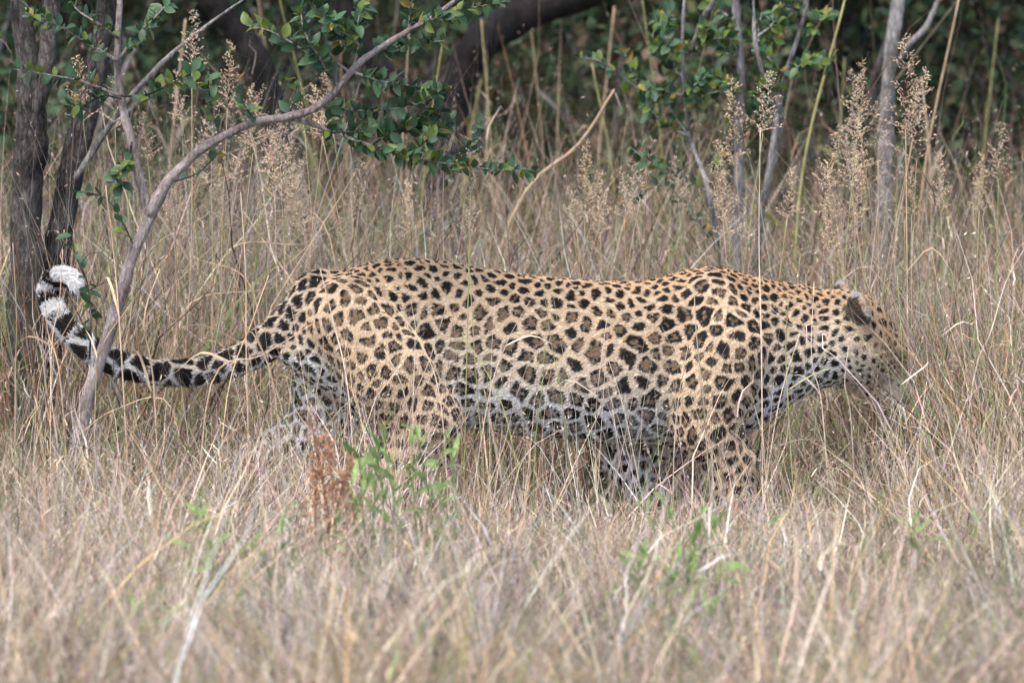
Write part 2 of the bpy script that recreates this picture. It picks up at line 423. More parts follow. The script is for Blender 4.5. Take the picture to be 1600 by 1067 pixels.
# ------------------------------------------------------------------ woody plants
def leaf_mesh(name, mtl, seed, L_=0.028, W=0.5):
    r = np.random.default_rng(seed)
    t = np.linspace(0, 1, 6)
    w = np.sin(math.pi * t**0.85)**0.8 * L_ * W * 0.5; w[0] = L_ * 0.02; w[-1] = L_ * 0.01
    bend = r.uniform(-0.25, 0.35); fold = r.uniform(0.1, 0.4)
    z = -bend * t**2 * L_
    V, F = [], []
    for i in range(6):
        V += [(t[i] * L_, -w[i], z[i] + fold * w[i]), (t[i] * L_, 0, z[i]), (t[i] * L_, w[i], z[i] + fold * w[i])]
    for i in range(5):
        a = i * 3
        F += [[a, a + 1, a + 4, a + 3], [a + 1, a + 2, a + 5, a + 4]]
    return new_mesh(name, V, F, [mtl], True)

LEAVES = [leaf_mesh('leaf', M_LEAF, 1, 0.026, 0.6), leaf_mesh('leaf', M_LEAF2, 2, 0.026, 0.62), leaf_mesh('leaf', M_LEAF, 3, 0.023, 0.68), leaf_mesh('leaf', M_LEAF2, 4, 0.028, 0.55),
          leaf_mesh('leaf', M_LEAF3, 5, 0.026, 0.62), leaf_mesh('leaf', M_LEAF4, 6, 0.024, 0.55)]

def look_matrix(pos, d, up, s):
    d = Vector(d).normalized(); up = Vector(up)
    yv = up.cross(d).normalized(); zv = d.cross(yv)
    M = Matrix((d, yv, zv)).transposed().to_4x4()
    return Matrix.Translation(Vector(pos)) @ M @ Matrix.Diagonal((s, s, s, 1))

def leafy_twig(parent, path, rng, spacing, variants, out, limit, scale=1.0, start=0.1, spread=1.0):
    """leaves set alternately along a twig"""
    path = np.asarray(path); seg = np.linalg.norm(np.diff(path, axis=0), axis=1); cum = np.concatenate([[0], np.cumsum(seg)])
    s = cum[-1] * start; side = 1
    inv = parent.matrix_world.inverted() if parent else None
    while s < cum[-1]:
        i = min(np.searchsorted(cum, s) - 1, len(seg) - 1); i = max(i, 0)
        f = (s - cum[i]) / seg[i]; pos = path[i] * (1 - f) + path[i + 1] * f
        tg = (path[i + 1] - path[i]) / seg[i]
        rad = np.cross(tg, rng.normal(size=3)); rad /= np.linalg.norm(rad) + 1e-9
        d = tg * rng.uniform(0.1, 0.7) + rad * spread + R(0, 0, rng.uniform(-0.1, 0.4))
        up = R(0, -0.5, 1.0) + 0.7 * rng.normal(size=3)
        out.append((look_matrix(pos, d, up, scale * rng.uniform(0.5, 1.25)), variants[rng.integers(len(variants))]))
        s += spacing * rng.uniform(0.5, 1.5); side = -side

def put_leaves(parent, out, limit):
    """the first `limit` leaves as parts, the rest joined into one part"""
    M0 = Matrix.Translation(-Vector(parent.location))
    for Mx, me in out[:limit]:
        o = link('leaf', me, parent); o.matrix_local = M0 @ Mx
    rest = out[limit:]
    if rest:
        bymat = {}
        for Mx, me in rest:
            n = len(me.vertices); co = np.empty(n * 3); me.vertices.foreach_get('co', co); co = co.reshape(-1, 3)
            A = np.array(M0 @ Mx); v = co @ A[:3, :3].T + A[:3, 3]
            fs = [list(pl.vertices) for pl in me.polygons]
            bymat.setdefault(me.materials[0].name, []).append((v, fs))
        for k, parts in bymat.items():
            V, F = join(parts)
            link('foliage', new_mesh('foliage', V, F, [bpy.data.materials[k]], True), parent, 'stuff')

def wood(parent, name, ctrl, radii, mtl, n=None, sides=10, rng=None, rough=0.06):
    """ctrl: list of world points; radii: per control point"""
    c = np.asarray(ctrl, float); n = n or max(6, len(c) * 5)
    q = catmull(np.hstack([c, np.asarray(radii)[:, None]]), n)
    if rng is not None and n > 20:
        kn = np.interp(np.arange(n), np.arange(0, n + 2, 3), rng.normal(0, 1, len(np.arange(0, n + 2, 3))))
        q[:, 3] *= 1 + (0.09 if q[0, 3] < 0.02 else 0.025) * kn; q[1:-1, 0] += (0.18 if q[0, 3] < 0.02 else 0.05) * q[1:-1, 3] * kn[::-1][1:-1]
    V, F = tube(q[:, :3] - np.array(parent.location), np.maximum(q[:, 3], 0.0008), sides, rough, rng)
    return link(name, new_mesh(name, V, F, [mtl], True), parent), q

rw = np.random.default_rng(7)
# --- the slender sapling whose trunk crosses the animal's tail
ys = -0.16
sap = thing('sapling', P(95, 905, ys + 0.1) * R(1, 1, 0), 'pale forked sapling with small dark green leaves crossing in front of the tail', 'sapling')
def pl(lst, y, jit=0.0):
    return [P(a, b_, y + (rw.normal() * jit)) for a, b_ in lst]
trunk_c = [R(sap.location.x, sap.location.y, -0.03)] + pl([(112, 760), (132, 640), (162, 548), (188, 460), (212, 390), (236, 335)], ys)
wood(sap, 'trunk', trunk_c, [0.0145, 0.014, 0.0138, 0.0135, 0.013, 0.0125, 0.0115], M_BARK_PALE, 40, 12, rw, 0.05)
brA = pl([(234, 338), (262, 287), (300, 247), (345, 215), (400, 191), (450, 183), (490, 171), (525, 142), (552, 108), (590, 78), (640, 48), (690, 18), (740, -25), (790, -70)], ys)
brA_o, qA = wood(sap, 'branch', brA, [0.0112, 0.0105, 0.0098, 0.0092, 0.0085, 0.0085, 0.0078, 0.007, 0.0075, 0.0065, 0.0055, 0.005, 0.004, 0.003], M_BARK_PALE, 70, 9, rw, 0.06)
brB = pl([(234, 333), (220, 292), (206, 222), (190, 155), (184, 95), (186, 30), (192, -50), (200, -130)], ys + 0.02)
wood(sap, 'branch', brB, [0.010, 0.0095, 0.009, 0.0082, 0.0075, 0.0065, 0.005, 0.003], M_BARK_PALE, 44, 9, rw, 0.06)
twigs = [
 ([(455, 185), (520, 206), (580, 228), (640, 246), (700, 256), (760, 264), (835, 268)], 0.0045, 0.009),
 ([(548, 112), (600, 128), (650, 135), (692, 142)], 0.003, 0.008), ([(520, 206), (580, 205), (640, 195), (690, 170)], 0.0025, 0.0075),
 ([(500, 165), (540, 172), (600, 172), (660, 160), (695, 135)], 0.003, 0.008), ([(580, 228), (615, 205), (650, 200), (672, 185)], 0.002, 0.008),
 ([(525, 142), (505, 100), (480, 60), (470, 20), (468, -20)], 0.004, 0.008), ([(552, 108), (560, 70), (560, 30), (575, -15)], 0.003, 0.008),
 ([(505, 100), (460, 70), (420, 48), (385, 40)], 0.003, 0.009), ([(590, 78), (620, 75), (660, 68), (690, 64)], 0.003, 0.008),
 ([(560, 70), (530, 45), (500, 25), (490, 0)], 0.003, 0.0085), ([(640, 48), (680, 30), (730, 15), (790, 2)], 0.003, 0.010),
 ([(640, 48), (640, 20), (650, -20)], 0.003, 0.009), ([(640, 246), (660, 225), (690, 200), (702, 190)], 0.002, 0.008),
 ([(545, 112), (520, 90), (530, 60), (520, 30)], 0.003, 0.008), ([(700, 256), (740, 215), (752, 190)], 0.0015, 0.014),
 ([(188, 150), (130, 128), (80, 118), (20, 108)], 0.003, 0.013), ([(184, 95), (140, 70), (90, 40), (40, 20)], 0.0035, 0.011),
 ([(184, 95), (210, 60), (240, 30), (262, 5)], 0.003, 0.011), ([(188, 150), (225, 150), (270, 130), (310, 108)], 0.0025, 0.013),
 ([(184, 60), (150, 35), (120, 15), (100, -20)], 0.003, 0.011), ([(206, 222), (200, 255), (185, 270), (190, 292)], 0.0025, 0.009),
 ([(190, 155), (160, 150), (130, 165), (100, 160)], 0.002, 0.013), ([(345, 215), (330, 170), (325, 120)], 0.0025, 0.018),
 ([(400, 191), (380, 160), (372, 120)], 0.002, 0.02), ([(212, 390), (190, 345), (165, 310), (120, 298)], 0.002, 0.024),
 ([(140, 560), (142, 500), (136, 440), (118, 400), (112, 365)], 0.0022, 0.045), ([(136, 440), (126, 415), (140, 395)], 0.0012, 0.035), ([(138, 455), (155, 445), (172, 440)], 0.0012, 0.04),
 ([(262, 287), (310, 270), (345, 235)], 0.0018, 0.05), ([(450, 182), (462, 150), (462, 120)], 0.0016, 0.05),
]
leaves = []
for c, r0, sp in twigs:
    pts = pl(c, ys, 0.05); pts[0] = P(*c[0], ys)
    _, q = wood(sap, 'twig', pts, np.linspace(r0, 0.0009, len(pts)), M_BARK_PALE if r0 > 0.0025 else M_BARK, 14, 6, rw, 0.08)
    leafy_twig(sap, q[:, :3], rw, sp * 0.42, LEAVES[:4] * 3 + [LEAVES[4]] * (3 if rw.uniform() < 0.5 else 1) + [LEAVES[5]], leaves, 0, 1.05, 0.12)
rw.shuffle(leaves)
put_leaves(sap, leaves, 300)

# --- old twin trunks behind the tail tip
yt = 0.42
tree = thing('tree', P(48, 830, yt) * R(1, 1, 0), 'dark rough barked tree with two trunks behind the tip of the tail', 'tree')
def crown(parent, name, centre, rad, n, seed, pal, size=0.03, mtl=M_BUSH, hollow=0.0):
    r = np.random.default_rng(seed)
    nc = 26
    cc = r.normal(size=(nc, 3)); cc /= np.linalg.norm(cc, axis=1)[:, None]; cc *= (r.uniform(0.2, 1.0, (nc, 1)))
    k = r.integers(0, nc, n)
    pos = cc[k] + r.normal(0, 0.20, (n, 3))
    pos = pos * np.asarray(rad) + np.asarray(centre) - np.array(parent.location)
    d = r.normal(size=(n, 3)); d /= np.linalg.norm(d, axis=1)[:, None]
    up = r.normal(size=(n, 3)) * 0.7 + R(0, 0, 1)
    u = np.cross(up, d); u /= np.linalg.norm(u, axis=1)[:, None]
    s = (size * r.uniform(0.6, 1.3, n))[:, None]
    V = np.stack([pos, pos + d * s * 0.5 + u * s * 0.3, pos + d * s, pos + d * s * 0.5 - u * s * 0.3], 1).reshape(-1, 3)
    C = np.repeat(pick_colors(r, pal, n) * (0.8 + 0.4 * (k % 5) / 4)[:, None], 4, axis=0)
    return link(name, new_mesh(name, V, np.arange(n * 4).reshape(n, 4), [mtl], False, C), parent, 'stuff' if name == 'foliage' else None)
PAL_LEAF = [(R(0.040, 0.085, 0.042), 5), (R(0.055, 0.11, 0.05), 4), (R(0.10, 0.13, 0.04), 1)]
PAL_BUSH = [(R(0.045, 0.080, 0.040), 5), (R(0.070, 0.095, 0.042), 3), (R(0.11, 0.075, 0.050), 2.5), (R(0.10, 0.10, 0.045), 1)]
wood(tree, 'trunk', pl([(52, 880), (46, 700), (40, 540), (40, 400), (44, 280), (48, 200), (44, 120), (36, 40), (26, -60), (0, -300), (-30, -700), (-60, -1300)], yt),
     [0.042, 0.037, 0.035, 0.033, 0.033, 0.031, 0.025, 0.022, 0.021, 0.020, 0.018, 0.012], M_BARK, 70, 16, rw, 0.07)
wood(tree, 'trunk', pl([(62, 760), (76, 560), (84, 460), (96, 360), (116, 250), (142, 150), (160, 60), (172, -40), (200, -300), (220, -800)], yt + 0.05),
     [0.034, 0.031, 0.029, 0.027, 0.025, 0.024, 0.022, 0.021, 0.018, 0.010], M_BARK, 60, 16, rw, 0.07)
wood(tree, 'limb', pl([(46, 220), (62, 150), (76, 60), (84, -60), (110, -400)], yt - 0.01), [0.022, 0.019, 0.018, 0.017, 0.012], M_BARK, 30, 12, rw, 0.07)
wood(tree, 'dead_branch', pl([(118, 280), (160, 215), (215, 140), (268, 85), (330, 35), (380, 0)], yt - 0.05), [0.007, 0.0065, 0.006, 0.005, 0.0035, 0.002], M_BARK_GREY, 24, 8, rw, 0.07)
crown(tree, 'crown', P(60, -950, yt + 0.6), (1.1, 1.2, 0.55), 9000, 31, PAL_LEAF)  # leaves above the view, built for the shade they cast

# --- leafy shrub behind the shoulders
ysh = 1.45
shrub = thing('shrub', P(1150, 790, ysh) * R(1, 1, 0), 'leafy green shrub with thin pale grey stems growing behind the shoulders', 'shrub')
stems = [([(1150, 760), (1152, 560), (1153, 400), (1155, 250), (1157, 120), (1150, 0), (1155, -120)], [0.017, 0.0165, 0.016, 0.0155, 0.015, 0.013, 0.008]),
         ([(1160, 740), (1176, 500), (1190, 345), (1203, 268), (1212, 190), (1228, 120), (1245, 62), (1262, 0), (1280, -90)], [0.012, 0.012, 0.011, 0.0105, 0.010, 0.009, 0.008, 0.007, 0.003]),
         ([(1140, 700), (1124, 420), (1108, 300), (1078, 214), (1072, 150), (1066, 90), (1068, 20), (1075, -60)], [0.009, 0.008, 0.0075, 0.007, 0.006, 0.006, 0.005, 0.003]),
         ([(1203, 150), (1190, 110), (1180, 60), (1176, -20)], [0.009, 0.008, 0.007, 0.004]),
         ([(1078, 80), (1098, 30), (1122, -8), (1150, -50)], [0.008, 0.008, 0.008, 0.006]),
         ([(1195, 320), (1218, 210), (1220, 130)], [0.008, 0.008, 0.005])]
for c, r_ in stems:
    wood(shrub, 'stem', pl(c, ysh, 0.02), np.array(r_) * 0.72, M_BARK_GREY, 36, 9, rw, 0.06)
tw = [([(1078, 214), (1040, 195), (1010, 165), (1000, 140)], 0.0035, .012), ([(1000, 140), (970, 120), (935, 95), (905, 90)], 0.002, .020), ([(1068, 120), (1040, 100), (1020, 60), (1030, 30)], 0.003, .009),
      ([(1070, 150), (1030, 140), (990, 115), (975, 80)], 0.003, .010), ([(1066, 90), (1090, 70), (1120, 60), (1150, 62)], 0.003, .008), ([(1066, 90), (1040, 60), (1045, 20)], 0.003, .012),
      ([(1072, 150), (1090, 130), (1110, 120), (1140, 130)], 0.003, .009), ([(1155, 90), (1125, 80), (1105, 60), (1100, 40)], 0.003, .008), ([(1157, 120), (1130, 140), (1100, 150), (1085, 170)], 0.003, .010),
      ([(1228, 120), (1200, 90), (1185, 60), (1190, 20)], 0.003, .009), ([(1245, 62), (1262, 50), (1280, 30), (1300, 25)], 0.002, .012), ([(1228, 120), (1255, 100), (1275, 95), (1300, 95)], 0.002, .014),
      ([(1180, 60), (1205, 40), (1220, 15), (1225, -10)], 0.003, .009), ([(1262, 0), (1240, 20), (1215, 40)], 0.002, .011), ([(1180, 100), (1190, 70), (1210, 60)], 0.002, .011),
      ([(1108, 300), (1050, 270), (1010, 250), (985, 230)], 0.002, .022), ([(1078, 214), (1050, 175), (1040, 150), (1010, 140)], 0.002, .011), ([(1155, 40), (1130, 20), (1110, 5)], 0.003, .010),
      ([(1124, 400), (1080, 330), (1040, 290), (1000, 300)], 0.002, .028), ([(1150, 200), (1180, 170), (1190, 140), (1220, 130)], 0.002, .012), ([(1100, 280), (1120, 240), (1140, 190)], 0.002, .02)]
leaves = []
for c, r0, sp in tw:
    pts = pl(c, ysh, 0.06); pts[0] = P(*c[0], ysh)
    _, q = wood(shrub, 'twig', pts, np.linspace(r0, 0.001, len(pts)), M_BARK_GREY, 12, 5, rw, 0.06)
    leafy_twig(shrub, q[:, :3], rw, sp * 0.42, LEAVES[:4] * 2 + [LEAVES[4]] * 3 + [LEAVES[5]], leaves, 0, 1.05, 0.1)
rw.shuffle(leaves)
put_leaves(shrub, leaves, 300)

# --- pale slender tree beyond the head
y2 = 2.3
t2 = thing('tree', P(1382, 790, y2) * R(1, 1, 0), 'slender pale grey tree with a forked trunk rising beyond the head', 'tree')
wood(t2, 'trunk', pl([(1372, 760), (1376, 520), (1380, 330), (1384, 230), (1388, 140), (1394, 70), (1402, 0), (1412, -120), (1440, -500), (1450, -1000)], y2),
     [0.021, 0.020, 0.018, 0.017, 0.0165, 0.016, 0.0155, 0.015, 0.012, 0.007], M_BARK_GREY, 50, 12, rw, 0.06)
wood(t2, 'limb', pl([(1396, 110), (1420, 70), (1445, 45), (1464, 5), (1490, -60)], y2), [0.008, 0.0075, 0.007, 0.006, 0.005], M_BARK_GREY, 20, 9, rw, 0.06)
wood(t2, 'limb', pl([(1330, 420), (1336, 300), (1350, 200), (1372, 120), (1390, 60)], y2 + 0.1), [0.020, 0.018, 0.016, 0.013, 0.010], M_BARK, 24, 9, rw, 0.06)
crown(t2, 'crown', P(1430, -820, y2 + 0.5), (1.2, 1.1, 0.6), 9000, 32, PAL_LEAF)  # unseen leaf mass overhead, put here to dim the background

# --- far dark trunks in the thicket
def far_tree(ctrl, radii, y, label, seed, cr=None, mtl=M_BARK_SHADE):
    t = thing('tree', P(ctrl[0][0], ctrl[0][1], y) * R(1, 1, 0), label, 'tree')
    wood(t, 'trunk', pl(ctrl, y), radii, mtl, 40, 12, rw, 0.06)
    if cr: crown(t, 'crown', *cr, seed, PAL_LEAF, 0.075)  # unseen wide crown above the frame, added to keep the thicket dark
    return t
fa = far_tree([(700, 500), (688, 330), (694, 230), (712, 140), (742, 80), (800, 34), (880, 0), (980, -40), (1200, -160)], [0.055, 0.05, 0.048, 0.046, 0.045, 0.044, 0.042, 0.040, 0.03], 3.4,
              'thick trunk coloured as if in shade arching over in the thicket', 33, (R(0.6, 6.3, 2.0), (2.6, 2.6, 0.75), 26000))
wood(fa, 'limb', pl([(712, 140), (670, 145), (620, 130), (560, 60), (520, -40)], 3.4), [0.04, 0.032, 0.028, 0.025, 0.02], M_BARK_SHADE, 20, 10, rw, 0.06)
far_tree([(440, 420), (420, 160), (385, 70), (345, 20), (300, -40), (200, -200)], [0.04, 0.034, 0.030, 0.029, 0.028, 0.02], 3.0, 'leaning trunk coloured as if in shade behind the forked sapling', 34,
         (R(-2.0, 5.6, 2.0), (2.0, 2.3, 0.7), 20000), M_BARK_SHADE)
far_tree([(1590, 560), (1584, 300), (1582, 150), (1586, 0), (1590, -200)], [0.06, 0.055, 0.05, 0.05, 0.04], 6.2, 'upright trunk coloured as in deep shade beyond the tall dry grass', 35,
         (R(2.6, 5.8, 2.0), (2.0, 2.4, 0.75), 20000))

# --- thicket shrubs closing the view
def thicket(px, y, w, h, n, seed, label, pal=PAL_BUSH):
    base = P(px, 500, y) * R(1, 1, 0)
    t = thing('thicket_bush', base, label, 'bush', 'low bushes of the thicket' if label.startswith('low') else 'bushes of the thicket')
    r = np.random.default_rng(seed)
    for _ in range(7):
        e = base + R(r.normal(0, w * 0.5), r.normal(0, w * 0.4), h * r.uniform(0.7, 1.0))
        mid = base * 0.5 + e * 0.5 + R(r.normal(0, 0.08), r.normal(0, 0.08), 0.05)
        wood(t, 'stem', [base + R(r.normal(0, .06), r.normal(0, .06), -0.02), mid, e], [0.018, 0.012, 0.004], M_BARK if r.uniform() < 0.6 else M_BARK_GREY, 12, 6, r, 0.05)
    crown(t, 'foliage', base + R(0, 0, h * 0.52), (w, w * 0.8, h * 0.5), n, seed + 50, pal, 0.042)
k = 0
LB = 'dense dull green bush in the shaded thicket behind the grass'
for y, step, off in ((4.3, 520, 250), (5.4, 330, 60), (6.8, 280, 0), (8.8, 300, 120), (11.5, 300, 40)):
    for px in np.arange(-160 + off, 1850, step):
        thicket(px + rw.uniform(-60, 60), y + rw.uniform(-0.6, 0.6), rw.uniform(0.45, 0.65), (rw.uniform(0.7, 1.1) if y < 6 else rw.uniform(1.3, 2.0)), 3600, 100 + k, ('low rounded bush at the front edge of the shaded thicket' if y < 6 else LB))
        k += 1

# ------------------------------------------------------------------ the leopard
exec_leopard = True
GX, GY, GZ = (-0.97, 0.83), (-0.26, 0.26), (-0.03, 0.63)
VOX = 0.0065

def smin(a, b, k):
    h = np.clip(0.5 + 0.5 * (b - a) / k, 0, 1)
    return b * (1 - h) + a * h - k * h * (1 - h)

def cone_seg(p, a, b, ra, rb):
    ab = b - a; t = np.clip(((p - a) @ ab) / (ab @ ab), 0, 1)
    return np.linalg.norm(p - a - t[..., None] * ab, axis=-1) - (ra + (rb - ra) * t)

def chain(p, nodes, k=0.012):
    d = None
    for (a, ra), (b, rb) in zip(nodes[:-1], nodes[1:]):
        s = cone_seg(p, a, b, ra, rb)
        d = s if d is None else smin(d, s, k)
    return d

def ell(p, c, ax, rad):
    q = (p - c) @ np.asarray(ax).T / np.asarray(rad)
    n = np.linalg.norm(q, axis=-1)
    return (n - 1) * min(rad)

TOP = [(440, 535), (470, 478), (500, 443), (540, 422), (590, 409), (640, 405), (700, 410), (760, 422), (820, 432), (900, 439), (980, 443), (1030, 439), (1062, 427), (1100, 418), (1140, 423), (1180, 435), (1230, 444), (1280, 453), (1330, 466), (1350, 480)]
BOT = [(440, 560), (470, 585), (500, 600), (540, 625), (590, 650), (640, 665), (700, 668), (760, 668), (820, 676), (900, 686), (980, 690), (1030, 690), (1062, 690), (1100, 688), (1140, 684), (1180, 668), (1230, 632), (1280, 606), (1330, 592), (1350, 580)]
WID = [.03, .062, .085, .100, .106, .106, .102, .108, .126, .142, .144, .136, .128, .122, .116, .108, .094, .082, .074, .06]
TX = np.array([P(a, 0)[0] for a, _ in TOP])
TT = np.array([P(a, b_)[2] for a, b_ in TOP]); TB = np.array([P(a, b_)[2] for a, b_ in BOT])

def smooth_interp(x, xs, ys):
    xs2 = np.linspace(xs[0], xs[-1], 400); y2 = np.interp(xs2, xs, ys)
    k = np.hanning(31); k /= k.sum(); y2 = np.convolve(np.pad(y2, 15, mode='edge'), k, 'valid')
    return np.interp(x, xs2, y2)

def d_torso(p):
    x = p[..., 0]
    t = smooth_interp(x, TX, TT); b_ = smooth_interp(x, TX, TB); w = smooth_interp(x, TX, np.array(WID))
    zc = 0.5 * (t + b_); rz = np.maximum(0.5 * (t - b_), 0.01)
    # a back narrower than the belly line
    u = np.clip((p[..., 2] - zc) / rz, -1.3, 1.3)
    ww = w * (1.0 - 0.16 * u)
    n = np.sqrt(((p[..., 2] - zc) / rz)**2 + (p[..., 1] / ww)**2)
    d = (n - 1) * np.minimum(rz, ww)
    ex = np.maximum(TX[0] - x, x - TX[-1])
    return np.maximum(d, ex)

def nd(lst): return [(P(a, b_, y), r_) for a, b_, y, r_ in lst]
HIND_N = nd([(545, 500, -.060, .082), (615, 585, -.088, .084), (668, 662, -.104, .062), (650, 705, -.10, .046), (612, 752, -.10, .031), (622, 800, -.10, .025), (634, 838, -.105, .025)])
HIND_F = nd([(530, 515, .05, .085), (520, 600, .075, .075), (505, 660, .085, .056), (450, 690, .085, .038), (405, 715, .085, .030), (392, 775, .085, .024), (390, 828, .085, .024)])
FORE_N = nd([(1112, 470, -.055, .050), (1132, 545, -.082, .078), (1108, 612, -.098, .076), (1106, 668, -.108, .060), (1140, 725, -.095, .044), (1152, 780, -.09, .035), (1156, 834, -.09, .031)])
FORE_F = nd([(1105, 540, .07, .085), (1085, 620, .085, .068), (1060, 668, .085, .052), (1012, 694, .08, .040), (968, 702, .08, .034), (985, 738, .075, .029), (1000, 752, .075, .031)])
PAW = [nd([(640, 842, -.105, .027), (678, 846, -.105, .027)]), nd([(392, 838, .085, .026), (432, 844, .085, .027)]),
       nd([(1160, 838, -.09, .033), (1202, 844, -.09, .031)]), nd([(1000, 752, .075, .034), (1022, 768, .07, .033)])]
TAIL = nd([(500, 470, 0, .058), (465, 503, 0, .044), (425, 530, 0, .034), (385, 556, 0, .0300), (335, 576, 0, .0285), (285, 583, -.005, .0290), (235, 580, -.015, .0300), (190, 570, -.02, .0305),
           (150, 551, -.02, .0305), (118, 526, -.01, .029), (94, 499, .0, .027), (80, 474, .015, .025), (74, 452, .02, .023), (83, 436, .015, .0215), (99, 431, .0, .021), (114, 438, -.012, .020), (119, 450, -.02, .016)])
qs = catmull(np.array([list(a) + [r_] for a, r_ in TAIL]), 44)
TAILQ = [(q_[:3], q_[3] * (1.0 if k_ < 6 else max(0.72, 1 - 0.03 * (k_ - 6)))) for k_, q_ in enumerate(qs)]
# head: nose low, face turned a little away from the camera
hf = R(0.56, 0.24, -0.79); hf /= np.linalg.norm(hf)
hs = np.cross(hf, R(0.9, 0.25, 0.45)); hs /= np.linalg.norm(hs); hu = np.cross(hs, hf); hs = -hs
if hs[1] > 0: hs = -hs                                       # hs: towards the camera side
HC = P(1340, 525, 0.0)
def hp(u, s_, w): return HC + hf * u + hs * s_ + hu * w

def d_head(p):
    ax = np.stack([hf, hs, hu])
    d = ell(p, hp(0.0, 0, 0.0), ax, (0.086, 0.072, 0.072))
    d = smin(d, ell(p, hp(0.045, 0, 0.0), ax, (0.072, 0.058, 0.055)), 0.02)
    d = smin(d, cone_seg(p, hp(0.075, 0, 0.000), hp(0.138, 0, -0.008), 0.042, 0.033), 0.025)      # muzzle
    d = smin(d, cone_seg(p, hp(0.06, 0, -0.045), hp(0.125, 0, -0.034), 0.034, 0.024), 0.018)       # jaw
    for s_ in (-1, 1):
        d = smin(d, ell(p, hp(0.015, 0.052 * s_, -0.030), ax, (0.058, 0.034, 0.042)), 0.025)      # cheek
        d = smin(d, ell(p, hp(0.060, 0.030 * s_, 0.046), ax, (0.026, 0.018, 0.014)), 0.018)       # brow
        d = smin(d, ell(p, hp(0.132, 0.017 * s_, -0.012), ax, (0.026, 0.022, 0.022)), 0.012)      # whisker pad
    d = smin(d, ell(p, hp(0.168, 0, 0.006), ax, (0.010, 0.014, 0.010)), 0.008)                   # nose tip
    return d

EARS = []
for c, zv, nv in ((P(1343, 484, -0.080), R(-0.22, -0.10, 0.97), R(-0.62, -0.72, 0.1)), (P(1317, 466, 0.062), R(-0.15, 0.15, 0.97), R(-0.70, -0.45, 0.2))):
    zv = zv / np.linalg.norm(zv); nv = nv - zv * (nv @ zv); nv /= np.linalg.norm(nv)         # nv: back of the ear
    EARS.append((c, np.stack([np.cross(zv, nv), nv, zv]), c - zv * 0.03, c + zv * 0.034, nv))

def d_ears(p):
    d = None
    for c, ax, b_, tip, nv in EARS:
        e = ell(p, c, ax, (0.029, 0.012, 0.038))
        hollow = ell(p, c - ax[1] * 0.014 + ax[2] * 0.003, ax, (0.021, 0.010, 0.029))
        e = np.maximum(e, -hollow)
        d = e if d is None else np.minimum(d, e)
    return d

def groups(p):
    tor = d_torso(p); hd = d_head(p); er = d_ears(p)
    leg = None
    for k_, ch in enumerate((HIND_N, HIND_F, FORE_N, FORE_F)):
        l = chain(p, ch, 0.03)
        pw = chain(p, PAW[k_])
        for o_ in (-0.017, 0.0, 0.017):                           # toes
            a = PAW[k_][-1][0] + R(0.012, o_, -0.004 if k_ != 3 else -0.012)
            pw = smin(pw, np.linalg.norm(p - a, axis=-1) - 0.0155, 0.008)
        l = smin(l, pw, 0.02)
        leg = l if leg is None else np.minimum(leg, l)
    tl = chain(p, TAILQ, 0.006)
    return tor, leg, tl, hd, er

def body_sdf(p):
    tor, leg, tl, hd, er = groups(p)
    d = smin(tor, leg, 0.022)
    d = smin(d, tl, 0.02)
    d = smin(d, hd, 0.035)
    return smin(d, er, 0.010)

def surface_nets():
    xs = np.arange(GX[0], GX[1], VOX); ys_ = np.arange(GY[0], GY[1], VOX); zs = np.arange(GZ[0], GZ[1], VOX)
    S = np.empty((len(xs), len(ys_), len(zs)), np.float32)
    for i in range(0, len(xs), 16):
        g_ = np.stack(np.meshgrid(xs[i:i + 16], ys_, zs, indexing='ij'), -1)
        S[i:i + 16] = body_sdf(g_)
    inside = S < 0
    nx, ny, nz = S.shape
    acc = np.zeros((nx - 1, ny - 1, nz - 1, 3)); cnt = np.zeros((nx - 1, ny - 1, nz - 1))
    sl = lambda o_, n: slice(o_, n - 1 + o_)
    for axis in range(3):
        for o1 in (0, 1):
            for o2 in (0, 1):
                off = [0, 0, 0]; others = [a for a in range(3) if a != axis]
                off[others[0]] = o1; off[others[1]] = o2
                a = S[sl(off[0], nx), sl(off[1], ny), sl(off[2], nz)]
                off2 = list(off); off2[axis] = 1
                b_ = S[sl(off2[0], nx), sl(off2[1], ny), sl(off2[2], nz)]
                cross = (a < 0) != (b_ < 0)
                with np.errstate(divide='ignore', invalid='ignore'):
                    t = np.where(cross, a / (a - b_), 0)
                for c in range(3):
                    acc[..., c] += np.where(cross, (t if c == axis else off[c]), 0)
                cnt += cross
    act = cnt > 0
    idx = -np.ones(act.shape, int); idx[act] = np.arange(act.sum())
    ijk = np.argwhere(act)
    V = (ijk + acc[act] / cnt[act][:, None]) * VOX + R(xs[0], ys_[0], zs[0])
    F = []
    for axis in range(3):
        sA = [slice(None)] * 3; sB = [slice(None)] * 3
        sA[axis] = slice(0, -1); sB[axis] = slice(1, None)
        a = inside[tuple(sA)]; b_ = inside[tuple(sB)]
        e = np.argwhere(a != b_); flip = a[a != b_]
        o = [c for c in range(3) if c != axis]
        ok = (e[:, o[0]] > 0) & (e[:, o[1]] > 0) & (e[:, o[0]] < S.shape[o[0]] - 1) & (e[:, o[1]] < S.shape[o[1]] - 1)
        e, flip = e[ok], flip[ok]
        def cell(d0, d1):
            c = e.copy(); c[:, o[0]] += d0; c[:, o[1]] += d1
            return idx[c[:, 0], c[:, 1], c[:, 2]]
        q = np.stack([cell(-1, -1), cell(0, -1), cell(0, 0), cell(-1, 0)], -1)
        fl = flip if axis != 1 else ~flip
        q[~fl] = q[~fl][:, ::-1]
        F.append(q)
    return V, np.vstack(F)

